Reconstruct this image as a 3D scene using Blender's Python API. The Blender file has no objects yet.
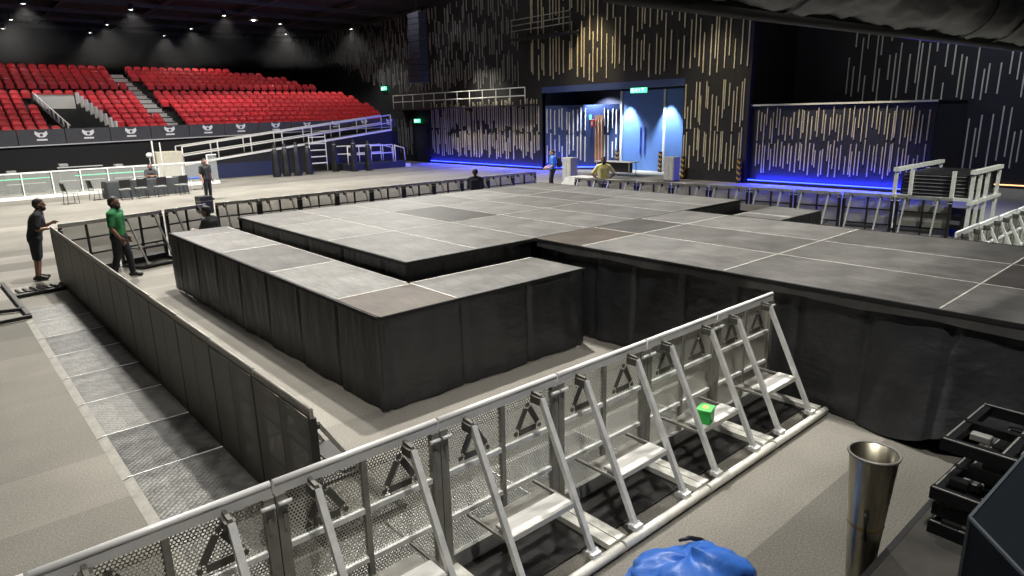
import bpy, bmesh, math, random
from mathutils import Vector, Matrix, Euler
random.seed(7)
PI = math.pi
sc = bpy.context.scene
COL = sc.collection

# ------------------------------------------------------------------ materials
def new_mat(name):
    m = bpy.data.materials.new(name); m.use_nodes = True
    nt = m.node_tree
    return m, nt, nt.nodes, nt.links, nt.nodes['Principled BSDF']

def mat(name, col, rough=.6, metal=0., noise=0., nscale=8., bump=0., bscale=40., stretch=(1, 1, 1), spec=.5, vary=0.):
    m, nt, N, L, P = new_mat(name)
    P.inputs['Roughness'].default_value = rough
    P.inputs['Metallic'].default_value = metal
    P.inputs['Specular IOR Level'].default_value = spec
    tc = N.new('ShaderNodeTexCoord'); mp = N.new('ShaderNodeMapping')
    mp.inputs['Scale'].default_value = stretch
    L.new(tc.outputs['Object'], mp.inputs['Vector'])
    base = N.new('ShaderNodeRGB'); base.outputs[0].default_value = (*col, 1)
    out = base.outputs[0]
    if noise > 0:
        nz = N.new('ShaderNodeTexNoise'); nz.inputs['Scale'].default_value = nscale
        nz.inputs['Detail'].default_value = 6; nz.inputs['Roughness'].default_value = .65
        L.new(mp.outputs[0], nz.inputs['Vector'])
        mr = N.new('ShaderNodeMapRange')
        mr.inputs['From Min'].default_value = .3; mr.inputs['From Max'].default_value = .7
        mr.inputs['To Min'].default_value = 1 - noise; mr.inputs['To Max'].default_value = 1 + noise
        L.new(nz.outputs['Fac'], mr.inputs['Value'])
        mx = N.new('ShaderNodeVectorMath'); mx.operation = 'SCALE'
        L.new(out, mx.inputs[0]); L.new(mr.outputs[0], mx.inputs['Scale'])
        out = mx.outputs[0]
    if vary > 0:
        oi = N.new('ShaderNodeObjectInfo'); mr = N.new('ShaderNodeMapRange')
        mr.inputs['To Min'].default_value = 1 - vary; mr.inputs['To Max'].default_value = 1 + vary
        L.new(oi.outputs['Random'], mr.inputs['Value'])
        mx = N.new('ShaderNodeVectorMath'); mx.operation = 'SCALE'
        L.new(out, mx.inputs[0]); L.new(mr.outputs[0], mx.inputs['Scale'])
        out = mx.outputs[0]
    L.new(out, P.inputs['Base Color'])
    if bump > 0:
        nb = N.new('ShaderNodeTexNoise'); nb.inputs['Scale'].default_value = bscale; nb.inputs['Detail'].default_value = 4
        L.new(mp.outputs[0], nb.inputs['Vector'])
        b = N.new('ShaderNodeBump'); b.inputs['Strength'].default_value = bump; b.inputs['Distance'].default_value = .02
        L.new(nb.outputs['Fac'], b.inputs['Height']); L.new(b.outputs[0], P.inputs['Normal'])
    return m

def emis(name, col, s):
    m, nt, N, L, P = new_mat(name)
    P.inputs['Base Color'].default_value = (*col, 1)
    P.inputs['Emission Color'].default_value = (*col, 1)
    P.inputs['Emission Strength'].default_value = s
    return m

def perforated(name, col, rough, metal, pitch, rad):
    """sheet with staggered round holes"""
    m, nt, N, L, P = new_mat(name)
    P.inputs['Base Color'].default_value = (*col, 1)
    P.inputs['Roughness'].default_value = rough; P.inputs['Metallic'].default_value = metal
    tc = N.new('ShaderNodeTexCoord')
    sx = N.new('ShaderNodeSeparateXYZ'); L.new(tc.outputs['Object'], sx.inputs[0])
    cb = N.new('ShaderNodeCombineXYZ'); L.new(sx.outputs['X'], cb.inputs['X']); L.new(sx.outputs['Z'], cb.inputs['Y'])
    dv = N.new('ShaderNodeVectorMath'); dv.operation = 'DIVIDE'
    L.new(cb.outputs[0], dv.inputs[0]); dv.inputs[1].default_value = (pitch, pitch * 1.732, 1)
    ds = []
    for off in (0., .5):
        a = N.new('ShaderNodeVectorMath'); a.operation = 'ADD'; L.new(dv.outputs[0], a.inputs[0]); a.inputs[1].default_value = (off + 100, off + 100, 0)
        fr = N.new('ShaderNodeVectorMath'); fr.operation = 'FRACTION'; L.new(a.outputs[0], fr.inputs[0])
        s = N.new('ShaderNodeVectorMath'); s.operation = 'SUBTRACT'; L.new(fr.outputs[0], s.inputs[0]); s.inputs[1].default_value = (.5, .5, 0)
        ml = N.new('ShaderNodeVectorMath'); ml.operation = 'MULTIPLY'; L.new(s.outputs[0], ml.inputs[0]); ml.inputs[1].default_value = (pitch, pitch * 1.732, 0)
        ln = N.new('ShaderNodeVectorMath'); ln.operation = 'LENGTH'; L.new(ml.outputs[0], ln.inputs[0])
        ds.append(ln.outputs['Value'])
    mn = N.new('ShaderNodeMath'); mn.operation = 'MINIMUM'; L.new(ds[0], mn.inputs[0]); L.new(ds[1], mn.inputs[1])
    lt = N.new('ShaderNodeMath'); lt.operation = 'LESS_THAN'; L.new(mn.outputs[0], lt.inputs[0]); lt.inputs[1].default_value = rad
    tr = N.new('ShaderNodeBsdfTransparent'); mx = N.new('ShaderNodeMixShader')
    L.new(lt.outputs[0], mx.inputs[0]); L.new(P.outputs[0], mx.inputs[1]); L.new(tr.outputs[0], mx.inputs[2])
    L.new(mx.outputs[0], N['Material Output'].inputs['Surface'])
    return m

def clear_panel(name, col, alpha, rough=.1):
    m, nt, N, L, P = new_mat(name)
    P.inputs['Base Color'].default_value = (*col, 1); P.inputs['Roughness'].default_value = rough
    tr = N.new('ShaderNodeBsdfTransparent'); mx = N.new('ShaderNodeMixShader'); mx.inputs[0].default_value = alpha
    L.new(tr.outputs[0], mx.inputs[1]); L.new(P.outputs[0], mx.inputs[2])
    L.new(mx.outputs[0], N['Material Output'].inputs['Surface'])
    return m

def floor_mat():
    m, nt, N, L, P = new_mat('carpet')
    P.inputs['Roughness'].default_value = .9; P.inputs['Specular IOR Level'].default_value = .2
    tc = N.new('ShaderNodeTexCoord'); sx = N.new('ShaderNodeSeparateXYZ'); L.new(tc.outputs['Object'], sx.inputs[0])
    # carpet rolls laid along X, each roll with a tone of its own
    wn = N.new('ShaderNodeTexWhiteNoise'); wn.noise_dimensions = '1D'
    dv = N.new('ShaderNodeMath'); dv.operation = 'DIVIDE'; dv.inputs[1].default_value = 1.05; L.new(sx.outputs['Y'], dv.inputs[0])
    fl = N.new('ShaderNodeMath'); fl.operation = 'FLOOR'; L.new(dv.outputs[0], fl.inputs[0]); L.new(fl.outputs[0], wn.inputs['W'])
    roll = N.new('ShaderNodeMapRange'); roll.inputs['To Min'].default_value = .66; roll.inputs['To Max'].default_value = 1.16
    L.new(wn.outputs['Value'], roll.inputs['Value'])
    n1 = N.new('ShaderNodeTexNoise'); n1.inputs['Scale'].default_value = 60; n1.inputs['Detail'].default_value = 8; n1.inputs['Roughness'].default_value = .8
    n2 = N.new('ShaderNodeTexNoise'); n2.inputs['Scale'].default_value = .8; n2.inputs['Detail'].default_value = 6
    L.new(tc.outputs['Object'], n1.inputs['Vector']); L.new(tc.outputs['Object'], n2.inputs['Vector'])
    r1 = N.new('ShaderNodeMapRange'); r1.inputs['From Min'].default_value = .3; r1.inputs['From Max'].default_value = .7; r1.inputs['To Min'].default_value = .45; r1.inputs['To Max'].default_value = 1.55
    r2 = N.new('ShaderNodeMapRange'); r2.inputs['From Min'].default_value = .3; r2.inputs['From Max'].default_value = .7; r2.inputs['To Min'].default_value = .86; r2.inputs['To Max'].default_value = 1.12
    L.new(n1.outputs['Fac'], r1.inputs['Value']); L.new(n2.outputs['Fac'], r2.inputs['Value'])
    m1 = N.new('ShaderNodeMath'); m1.operation = 'MULTIPLY'; L.new(r1.outputs[0], m1.inputs[0]); L.new(r2.outputs[0], m1.inputs[1])
    m2 = N.new('ShaderNodeMath'); m2.operation = 'MULTIPLY'; L.new(m1.outputs[0], m2.inputs[0]); L.new(roll.outputs[0], m2.inputs[1])
    sc_ = N.new('ShaderNodeVectorMath'); sc_.operation = 'SCALE'; sc_.inputs[0].default_value = (.178, .169, .148)
    L.new(m2.outputs[0], sc_.inputs['Scale']); L.new(sc_.outputs[0], P.inputs['Base Color'])
    b = N.new('ShaderNodeBump'); b.inputs['Strength'].default_value = .3; b.inputs['Distance'].default_value = .01
    L.new(n1.outputs['Fac'], b.inputs['Height']); L.new(b.outputs[0], P.inputs['Normal'])
    return m

def tread_mat():
    m, nt, N, L, P = new_mat('tread_plate')
    P.inputs['Metallic'].default_value = .3; P.inputs['Roughness'].default_value = .5
    tc = N.new('ShaderNodeTexCoord'); mp = N.new('ShaderNodeMapping'); mp.inputs['Rotation'].default_value = (0, 0, PI / 4); mp.inputs['Scale'].default_value = (22, 22, 22)
    L.new(tc.outputs['Object'], mp.inputs['Vector'])
    ck = N.new('ShaderNodeTexVoronoi'); ck.inputs['Scale'].default_value = 1.; ck.inputs['Randomness'].default_value = .25
    L.new(mp.outputs[0], ck.inputs['Vector'])
    nz = N.new('ShaderNodeTexNoise'); nz.inputs['Scale'].default_value = 5; nz.inputs['Detail'].default_value = 6
    L.new(tc.outputs['Object'], nz.inputs['Vector'])
    oi = N.new('ShaderNodeObjectInfo')
    a = N.new('ShaderNodeMath'); a.operation = 'MULTIPLY_ADD'; L.new(oi.outputs['Random'], a.inputs[0]); a.inputs[1].default_value = .35
    L.new(nz.outputs['Fac'], a.inputs[2])
    cr = N.new('ShaderNodeValToRGB'); cr.color_ramp.elements[0].position = .42; cr.color_ramp.elements[0].color = (.02, .02, .018, 1)
    cr.color_ramp.elements[1].position = .9; cr.color_ramp.elements[1].color = (.15, .147, .135, 1)
    L.new(a.outputs[0], cr.inputs[0]); L.new(cr.outputs[0], P.inputs['Base Color'])
    b = N.new('ShaderNodeBump'); b.inputs['Strength'].default_value = .9; b.inputs['Distance'].default_value = .012; b.invert = True
    L.new(ck.outputs['Distance'], b.inputs['Height']); L.new(b.outputs[0], P.inputs['Normal'])
    return m

def deck_mat(name, col):
    """worn black deck board: fine streaks, scuffs and a tone per board"""
    m, nt, N, L, P = new_mat(name)
    P.inputs['Roughness'].default_value = .42; P.inputs['Specular IOR Level'].default_value = .45
    tc = N.new('ShaderNodeTexCoord')
    mp = N.new('ShaderNodeMapping'); mp.inputs['Scale'].default_value = (9, .8, 1); L.new(tc.outputs['Object'], mp.inputs['Vector'])
    n1 = N.new('ShaderNodeTexNoise'); n1.inputs['Scale'].default_value = 2.5; n1.inputs['Detail'].default_value = 8; n1.inputs['Roughness'].default_value = .7
    L.new(mp.outputs[0], n1.inputs['Vector'])
    n2 = N.new('ShaderNodeTexNoise'); n2.inputs['Scale'].default_value = 1.7; n2.inputs['Detail'].default_value = 8; n2.inputs['Roughness'].default_value = .7
    L.new(tc.outputs['Object'], n2.inputs['Vector'])
    n3 = N.new('ShaderNodeTexNoise'); n3.inputs['Scale'].default_value = 60; n3.inputs['Detail'].default_value = 3
    L.new(tc.outputs['Object'], n3.inputs['Vector'])
    r = []
    for n, a, b in ((n1, .55, 1.5), (n2, .6, 1.45), (n3, .8, 1.2)):
        q = N.new('ShaderNodeMapRange'); q.inputs['From Min'].default_value = .3; q.inputs['From Max'].default_value = .7
        q.inputs['To Min'].default_value = a; q.inputs['To Max'].default_value = b
        L.new(n.outputs['Fac'], q.inputs['Value']); r.append(q.outputs[0])
    oi = N.new('ShaderNodeObjectInfo'); q = N.new('ShaderNodeMapRange'); q.inputs['To Min'].default_value = .68; q.inputs['To Max'].default_value = 1.25
    L.new(oi.outputs['Random'], q.inputs['Value']); r.append(q.outputs[0])
    o = r[0]
    for x in r[1:]:
        k = N.new('ShaderNodeMath'); k.operation = 'MULTIPLY'; L.new(o, k.inputs[0]); L.new(x, k.inputs[1]); o = k.outputs[0]
    s = N.new('ShaderNodeVectorMath'); s.operation = 'SCALE'; s.inputs[0].default_value = col
    L.new(o, s.inputs['Scale']); L.new(s.outputs[0], P.inputs['Base Color'])
    return m

def cloth_mat(name, col, rough, bump, stretch=(2.2, 2.2, 9), bscale=2.2):
    m = mat(name, col, rough, 0, .25, 3., bump, bscale, stretch, .5)
    P = m.node_tree.nodes['Principled BSDF']
    P.inputs['Sheen Weight'].default_value = 0.
    for n in m.node_tree.nodes:
        if n.type == 'BUMP': n.inputs['Distance'].default_value = .07
    return m

M = {}
M['floor'] = floor_mat()
M['tread'] = tread_mat()
M['deck'] = deck_mat('stage_deck', (.098, .096, .091))
M['deck_dark'] = deck_mat('stage_deck_dark', (.040, .038, .035))
M['deck_brown'] = deck_mat('stage_deck_worn', (.062, .052, .043))
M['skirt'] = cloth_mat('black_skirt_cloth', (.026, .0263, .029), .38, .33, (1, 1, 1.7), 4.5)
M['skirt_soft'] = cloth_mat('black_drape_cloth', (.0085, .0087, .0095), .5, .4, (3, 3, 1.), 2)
M['hem'] = mat('skirt_hem_band', (.05, .048, .046), .6, 0, .2, 12)
M['black'] = mat('black_paint', (.012, .012, .013), .45, 0, .2, 10)
M['black_matte'] = mat('matt_black', (.008, .008, .009), .8, 0)
M['tape'] = mat('white_tape', (.42, .41, .38), .6, 0, .35, 14)
M['alu'] = mat('mill_aluminium', (.84, .85, .83), .42, .12, .18, 9)
M['alu_dull'] = mat('dull_aluminium', (.30, .29, .26), .5, .3, .25, 7)
M['alu_rail'] = mat('bright_aluminium_rail', (.86, .86, .85), .4, .08, .06, 9)
M['cream'] = mat('painted_white_steel', (.78, .77, .70), .45, .1, .18, 8)
M['perf'] = perforated('perforated_sheet', (.64, .625, .56), .45, .2, .022, .0076)
M['perf_left'] = perforated('perforated_charcoal_sheet', (.15, .142, .122), .55, .1, .022, .0042)
M['perf_black'] = perforated('perforated_dark_sheet', (.30, .285, .245), .55, .1, .022, .0066)
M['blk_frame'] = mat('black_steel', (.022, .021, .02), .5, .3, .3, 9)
M['logo'] = mat('logo_plate', (.12, .115, .10), .5, .3)
M['logo_dark'] = mat('logo_black', (.03, .03, .03), .5, .2)
M['grey_steel'] = mat('grey_steel', (.30, .30, .28), .45, .2, .2, 8)
M['navy'] = mat('navy_wall', (.010, .012, .026), .7, 0, .25, 1.2)
M['wall_black'] = mat('black_wall', (.006, .006, .008), .75, 0, .25, 1.0)
M['slat'] = mat('pale_slat', (.50, .45, .33), .5, 0, .2, 2)
M['slat_grey'] = mat('grey_slat', (.20, .20, .20), .5, 0, .25, 2)
M['ceiling'] = mat('black_ceiling', (.022, .022, .024), .8, 0, .2, 1)
M['concrete'] = mat('dark_tier', (.03, .03, .032), .8, 0, .2, 2)
M['seat_red'] = mat('red_seat_fabric', (.62, .025, .035), .55, 0, .12, 6, vary=.18)
M['seat_frame'] = mat('seat_frame_plastic', (.03, .01, .012), .5)
M['fascia'] = mat('fascia_grey', (.055, .055, .06), .6, 0, .15, 3)
M['white'] = mat('white_paint', (.75, .74, .70), .5)
M['emblem'] = mat('white_emblem', (.8, .8, .8), .5)
M['blue_door'] = mat('blue_panel', (.085, .17, .40), .5, 0, .06, 2)
M['skin'] = mat('skin_brown', (.24, .115, .07), .5)
M['skin_light'] = mat('skin_light', (.45, .25, .17), .5)
M['hair'] = mat('dark_hair', (.012, .010, .009), .6)
M['eye'] = mat('eye_dark', (.01, .01, .01), .3)
M['sh_black'] = mat('black_tshirt', (.018, .019, .02), .8, 0, .2, 12, .3, 18)
M['sh_green'] = mat('green_tshirt', (.018, .17, .05), .8, 0, .15, 12, .3, 18)
M['sh_blue'] = mat('blue_tshirt', (.03, .16, .55), .8, 0, .15, 12)
M['sh_yellow'] = mat('yellow_shirt', (.72, .66, .26), .8, 0, .12, 12)
M['sh_navy'] = mat('navy_hoodie', (.015, .018, .035), .8)
M['trouser'] = mat('dark_trousers', (.014, .015, .02), .8, 0, .2, 10)
M['shoe'] = mat('dark_shoes', (.03, .026, .022), .6)
M['steel'] = mat('polished_steel', (.40, .37, .28), .33, 1., .3, 5, stretch=(6, 6, .6))
M['blue_bag'] = mat('blue_tarpaulin', (.045, .17, .62), .38, 0, .15, 6, .5, 9)
M['green_card'] = mat('green_carton', (.02, .42, .06), .5)
M['orange'] = mat('orange_label', (.75, .35, .12), .5)
M['box_navy'] = mat('navy_case_panel', (.004, .007, .011), .6, .0, .2, 4, spec=.12)
M['case_edge'] = mat('case_edge', (.10, .12, .14), .4, .4)
M['black_carpet'] = mat('black_carpet', (.05, .047, .042), .85, 0, .35, 3)
M['frame_black'] = mat('black_steel_frame', (.016, .016, .018), .4, .5, .3, 9)
M['roll'] = mat('grey_tarpaulin', (.22, .22, .22), .4, .15, .25, 2, .7, 2.5, (1, 4, 4))
M['led_blue'] = emis('blue_led', (.015, .03, 1.), 16)
M['led_warm'] = emis('warm_led', (1., .55, .25), 2.2)
M['lamp'] = emis('lamp_face', (1., .97, .9), 16)
M['exit_green'] = emis('exit_green', (.10, .85, .42), 2.0)
M['exit_white'] = emis('exit_white', (.75, 1., .85), 2.6)
M['green_line'] = emis('green_led', (.05, .9, .45), .8)
M['yellow_haz'] = mat('hazard_yellow', (.45, .24, .03), .5)
M['plexi'] = clear_panel('milky_clear_panel', (.45, .47, .44), .26)
M['red_sign'] = mat('red_box', (.55, .04, .03), .5)
M['brown_wood'] = mat('brown_timber', (.30, .15, .08), .6, 0, .2, 4)
M['light_grey'] = mat('light_grey_paint', (.55, .55, .53), .5)
M['table_cloth'] = cloth_mat('dark_table_cloth', (.028, .032, .034), .7, .3, (6, 6, 1.5))
M['ash'] = mat('ash_grey_matting', (.30, .30, .29), .85, 0, .15, 5)

# ------------------------------------------------------------------ mesh builder
class MB:
    def __init__(s): s.v = []; s.f = []; s.mi = []; s.sm = []
    def add(s, vs, fs, mi=0, smooth=False):
        b = len(s.v); s.v += [tuple(v) for v in vs]
        for f in fs: s.f.append([b + i for i in f]); s.mi.append(mi); s.sm.append(smooth)
        return s
    def box(s, x0, x1, y0, y1, z0, z1, mi=0, rot=None, org=(0, 0, 0)):
        vs = [Vector((x, y, z)) for z in (z0, z1) for y in (y0, y1) for x in (x0, x1)]
        if rot is not None:
            R = Euler(rot).to_matrix(); vs = [R @ v for v in vs]
        vs = [v + Vector(org) for v in vs]
        return s.add(vs, [(0, 2, 3, 1), (4, 5, 7, 6), (0, 1, 5, 4), (2, 6, 7, 3), (0, 4, 6, 2), (1, 3, 7, 5)], mi)
    def rbox(s, x0, x1, y0, y1, z0, z1, r, mi=0):
        """box with chamfered edges"""
        bm = bmesh.new(); bmesh.ops.create_cube(bm, size=1)
        for v in bm.verts: v.co = Vector((x0 + (v.co.x + .5) * (x1 - x0), y0 + (v.co.y + .5) * (y1 - y0), z0 + (v.co.z + .5) * (z1 - z0)))
        bmesh.ops.bevel(bm, geom=bm.edges[:], offset=r, segments=2, affect='EDGES', profile=.5)
        bm.verts.index_update(); s.add([v.co for v in bm.verts], [[v.index for v in f.verts] for f in bm.faces], mi); bm.free(); return s
    def bar(s, p0, p1, w, h=None, mi=0, up=(0, 0, 1)):
        h = h or w; p0 = Vector(p0); p1 = Vector(p1); d = (p1 - p0).normalized(); u = Vector(up)
        if abs(d.dot(u)) > .98: u = Vector((0, 1, 0))
        a = d.cross(u).normalized(); b = a.cross(d).normalized()
        vs = [p + a * sx * w / 2 + b * sy * h / 2 for p in (p0, p1) for sx, sy in ((-1, -1), (1, -1), (1, 1), (-1, 1))]
        return s.add(vs, [(0, 1, 2, 3)[::-1], (4, 5, 6, 7), (0, 1, 5, 4), (1, 2, 6, 5), (2, 3, 7, 6), (3, 0, 4, 7)], mi)
    def tube(s, pts, r, n=10, mi=0, caps=True, smooth=True):
        pts = [Vector(p) for p in pts]; rs = r if isinstance(r, (list, tuple)) else [r] * len(pts)
        vs = []; d0 = (pts[1] - pts[0]).normalized(); u = Vector((0, 0, 1)) if abs(d0.z) < .95 else Vector((1, 0, 0))
        for i, p in enumerate(pts):
            d = (pts[min(i + 1, len(pts) - 1)] - pts[max(i - 1, 0)]).normalized()
            a = d.cross(u).normalized(); b = a.cross(d).normalized()
            for k in range(n):
                t = 2 * PI * k / n; vs.append(p + (a * math.cos(t) + b * math.sin(t)) * rs[i])
        fs = [(i * n + k, i * n + (k + 1) % n, (i + 1) * n + (k + 1) % n, (i + 1) * n + k) for i in range(len(pts) - 1) for k in range(n)]
        s.add(vs, fs, mi, smooth)
        if caps:
            b = len(s.v) - len(vs)
            s.f.append([b + k for k in range(n)][::-1]); s.f.append([b + (len(pts) - 1) * n + k for k in range(n)])
            s.mi += [mi, mi]; s.sm += [False, False]
        return s
    def lathe(s, prof, n=24, c=(0, 0, 0), mi=0, smooth=True):
        vs = [(c[0] + r * math.cos(2 * PI * k / n), c[1] + r * math.sin(2 * PI * k / n), c[2] + z) for r, z in prof for k in range(n)]
        fs = [(i * n + k, i * n + (k + 1) % n, (i + 1) * n + (k + 1) % n, (i + 1) * n + k) for i in range(len(prof) - 1) for k in range(n)]
        return s.add(vs, fs, mi, smooth)
    def prism(s, poly, z0, z1, mi=0):
        n = len(poly); vs = [(x, y, z0) for x, y in poly] + [(x, y, z1) for x, y in poly]
        return s.add(vs, [list(range(n))[::-1], [n + i for i in range(n)]] + [(i, (i + 1) % n, n + (i + 1) % n, n + i) for i in range(n)], mi)
    def ball(s, c, r, nu=10, nv=7, mi=0):
        r = (r, r, r) if not isinstance(r, (tuple, list)) else r
        vs = []; 
        for j in range(nv + 1):
            t = PI * j / nv
            for k in range(nu):
                p = 2 * PI * k / nu
                vs.append((c[0] + r[0] * math.sin(t) * math.cos(p), c[1] + r[1] * math.sin(t) * math.sin(p), c[2] + r[2] * math.cos(t)))
        fs = [(j * nu + k, (j + 1) * nu + k, (j + 1) * nu + (k + 1) % nu, j * nu + (k + 1) % nu) for j in range(nv) for k in range(nu)]
        return s.add(vs, fs, mi, True)
    def grid(s, P, mi=0, smooth=True):
        h = len(P); w = len(P[0]); vs = [p for r in P for p in r]
        return s.add(vs, [(i * w + j, i * w + j + 1, (i + 1) * w + j + 1, (i + 1) * w + j) for i in range(h - 1) for j in range(w - 1)], mi, smooth)
    def mesh(s, name):
        me = bpy.data.meshes.new(name); me.from_pydata(s.v, [], s.f)
        me.polygons.foreach_set('material_index', s.mi); me.polygons.foreach_set('use_smooth', s.sm); me.update(); return me
    def build(s, name, mats, parent=None, loc=None, rz=0):
        me = s.mesh(name)
        for m in (mats if isinstance(mats, (list, tuple)) else [mats]): me.materials.append(m)
        o = bpy.data.objects.new(name, me); COL.objects.link(o)
        if parent is not None: o.parent = parent
        if loc is not None: o.location = loc
        o.rotation_euler = (0, 0, rz)
        return o

def tag(o, label=None, cat=None, group=None, kind=None):
    if label: o['label'] = label
    if cat: o['category'] = cat
    if group: o['group'] = group
    if kind: o['kind'] = kind
    return o
def empty(name, loc=(0, 0, 0), rz=0):
    o = bpy.data.objects.new(name, None); COL.objects.link(o); o.location = loc; o.rotation_euler = (0, 0, rz); o.empty_display_size = .2; return o
def struct(o): o['kind'] = 'structure'; return o
KIDS = {}
def copy_tree(o, parent=None):
    c = o.copy(); COL.objects.link(c)
    if parent is not None: c.parent = parent
    for ch in list(o.children): copy_tree(ch, c)
    return c
def fix_winding(o):
    bm = bmesh.new(); bm.from_mesh(o.data); bmesh.ops.recalc_face_normals(bm, faces=bm.faces); bm.to_mesh(o.data); bm.free()
ORD = ['first', 'second', 'third', 'fourth', 'fifth', 'sixth', 'seventh', 'eighth', 'ninth', 'tenth', 'eleventh', 'twelfth', 'thirteenth', 'fourteenth']

# ------------------------------------------------------------------ camera (a person's phone, about 3.25 m above the hall floor)
R = [[0.7487830477385504, -0.18382720066589092, 0.6368135580487511], [-0.6624590721557251, -0.17606885638690367, 0.7281124470362966], [-0.021723838011355467, -0.9670611759893737, -0.2536153716873373]]
cam = bpy.data.cameras.new('camera'); cam.sensor_width = 36; cam.lens = 661.66 * 36 / 1024; cam.clip_end = 300; cam.clip_start = .05
co = bpy.data.objects.new('camera', cam); COL.objects.link(co)
mw = Matrix([[R[i][0], -R[i][1], -R[i][2], 0] for i in range(3)] + [[0, 0, 0, 1]])
mw[2][3] = 3.25
co.matrix_world = mw
sc.camera = co

# ------------------------------------------------------------------ the room
struct(MB().box(-14, 34, -10, 66, -.2, 0).build('floor', M['floor']))
struct(MB().box(-14, 34, 40, 66, 10.6, 10.8).build('ceiling', M['ceiling']))
struct(MB().box(-14, 34, -10, 40, 15, 15.2).build('ceiling_main', M['ceiling']))
struct(MB().box(-14, 34, 39.9, 40.1, 10.6, 15).build('wall_ceiling_step', M['wall_black']))
w = MB()
for k in range(9):
    w.bar((-12 + k * 5, 41, 10.35), (-12 + k * 5, 61, 10.35), .16, .3)
for k in range(5):
    w.bar((-14, 43 + k * 4.5, 10.2), (30, 43 + k * 4.5, 10.2), .14, .22)
struct(w.build('ceiling_joists', mat('ceiling_steel', (.04, .04, .042), .6)))
struct(MB().box(-14, 34, 62, 62.3, 0, 12).build('wall_back', M['wall_black']))
struct(MB().box(-14.2, -14, -10, 66, 0, 15).build('wall_left', M['wall_black']))
struct(MB().box(-14, 34, -10.2, -10, 0, 15).build('wall_front', M['wall_black']))

def slats(mb, x, y0, y1, zlo, zhi, pitch, wid=.06, dep=.05, seed=1, lmin=.9, lmax=2.0, gmin=.35, gmax=1.0, fill=1.0, tiers=None, jit=.35):
    """vertical slats on a wall face x = const, facing -X"""
    rg = random.Random(seed); n = int((y1 - y0) / pitch)
    for i in range(n):
        y = y0 + (i + .5 + rg.uniform(-jit, jit)) * pitch
        lo = zlo(y) if callable(zlo) else zlo
        hi = zhi(y) if callable(zhi) else zhi
        if rg.random() > fill: continue
        if tiers:
            for (a, b, la, lb) in tiers:
                L_ = rg.uniform(la, lb); c = rg.uniform(a + L_ / 2, max(b - L_ / 2, a + L_ / 2 + .01))
                mb.box(x - dep, x, y - wid / 2, y + wid / 2, max(c - L_ / 2, lo), min(c + L_ / 2, hi))
        else:
            z = lo + rg.uniform(0, .9)
            while z < hi - .3:
                L_ = rg.uniform(lmin, lmax); t = min(z + L_, hi)
                mb.box(x - dep, x, y - wid / 2, y + wid / 2, z, t)
                z = t + rg.uniform(gmin, gmax)
    return mb

# right side of the hall: long wall at X = 28 with an entrance recess, a lower box in front of a wall at X = 32
wr = MB()
wr.box(28, 28.3, 29.0, 62, 0, 4.45)            # lower wall left of the entrance
wr.box(28.02, 28.3, 15.8, 66, 4.75, 15)         # upper wall above the entrance and the ledge
wr.box(28, 28.3, 15.8, 19.2, 0, 4.75)          # wall right of the entrance
wr.box(28, 28.3, 29.0, 62, 4.45, 4.75)
wr.box(28.3, 32, 15.8, 16.1, 0, 15)
wall = struct(wr.build('wall_right', M['wall_black']))
bank_low = lambda y: 4.75 if y < 44 else 4.75 + (y - 44) * .235
s = slats(MB(), 28, 15.9, 19.2, 4.75, 14.6, .27, wid=.045, seed=3, lmin=1.2, lmax=2.6, tiers=None)
slats(s, 28, 19.2, 30.2, 4.85, 14.6, .31, wid=.05, seed=4, lmin=1.2, lmax=2.8, gmin=.3, gmax=.9)
slats(s, 28, 15.95, 19.2, .5, 4.7, .18, wid=.042, seed=5, tiers=[(2.2, 4.6, 1.0, 2.0), (.4, 2.5, 1.0, 1.9)])
slats(s, 28, 29.1, 40.5, .5, 4.3, .2, wid=.042, seed=6, tiers=[(2.0, 4.3, 1.1, 2.0), (.5, 2.4, .9, 1.8)])
s.build('pale_slat', M['slat'], wall)
s = slats(MB(), 28, 30.9, 60, bank_low, 10.4,   .24, wid=.045, seed=8, lmin=.7, lmax=1.8, gmin=.5, gmax=1.2)
slats(s, 28, 42.8, 45, .5, 3.4, .24, seed=9, tiers=[(.4, 3.2, 1.6, 2.6)])
s.build('grey_slat', M['slat_grey'], wall)
d = MB().box(27.9, 28, 40.9, 42.5, 0, 2.7).build('door_1', M['navy']); struct(d)
MB().box(27.84, 27.9, 40.84, 40.9, 0, 2.76).box(27.84, 27.9, 42.5, 42.56, 0, 2.76).box(27.84, 27.9, 40.84, 42.56, 2.7, 2.76).build('door_frame', M['black'], d)
# entrance recess
re = MB().box(31, 31.2, 16.1, 29.6, 0, 4.75).box(28.1, 31.2, 29.0, 29.2, 0, 4.75).box(28.3, 31, 18.9, 19.2, 0, 4.75).box(28.3, 31.2, 16.1, 29.2, 4.75, 4.95)
rw = struct(re.build('wall_entrance', M['navy']))
s = MB(); rg = random.Random(12)
SP0, SP1 = Vector((28.25, 28.95, 0)), Vector((30.9, 25.6, 0)); sd = (SP1 - SP0).normalized(); sn = Vector((-sd.y * -1, sd.x * -1, 0)); sn = Vector((sd.y, -sd.x, 0))
wl = MB(); wl.bar(SP0 + Vector((0, 0, 1.85)), SP1 + Vector((0, 0, 1.85)), .1, 3.7); wl.build('splayed_panel', mat('deep_blue_panel', (.02, .04, .13), .6), rw)
for i in range(19):
    p = SP0.lerp(SP1, (i + .5) / 19 + rg.uniform(-.012, .012)) + sn * .07
    if 10 < i < 15: continue
    for a, b, la, lb in ((2.0, 3.6, 1.0, 1.6), (.4, 2.3, .9, 1.7)):
        l_ = rg.uniform(la, lb); c = rg.uniform(a + l_ / 2, b - l_ / 2)
        s.bar(p + Vector((0, 0, c - l_ / 2)), p + Vector((0, 0, c + l_ / 2)), .06, .05)
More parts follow.
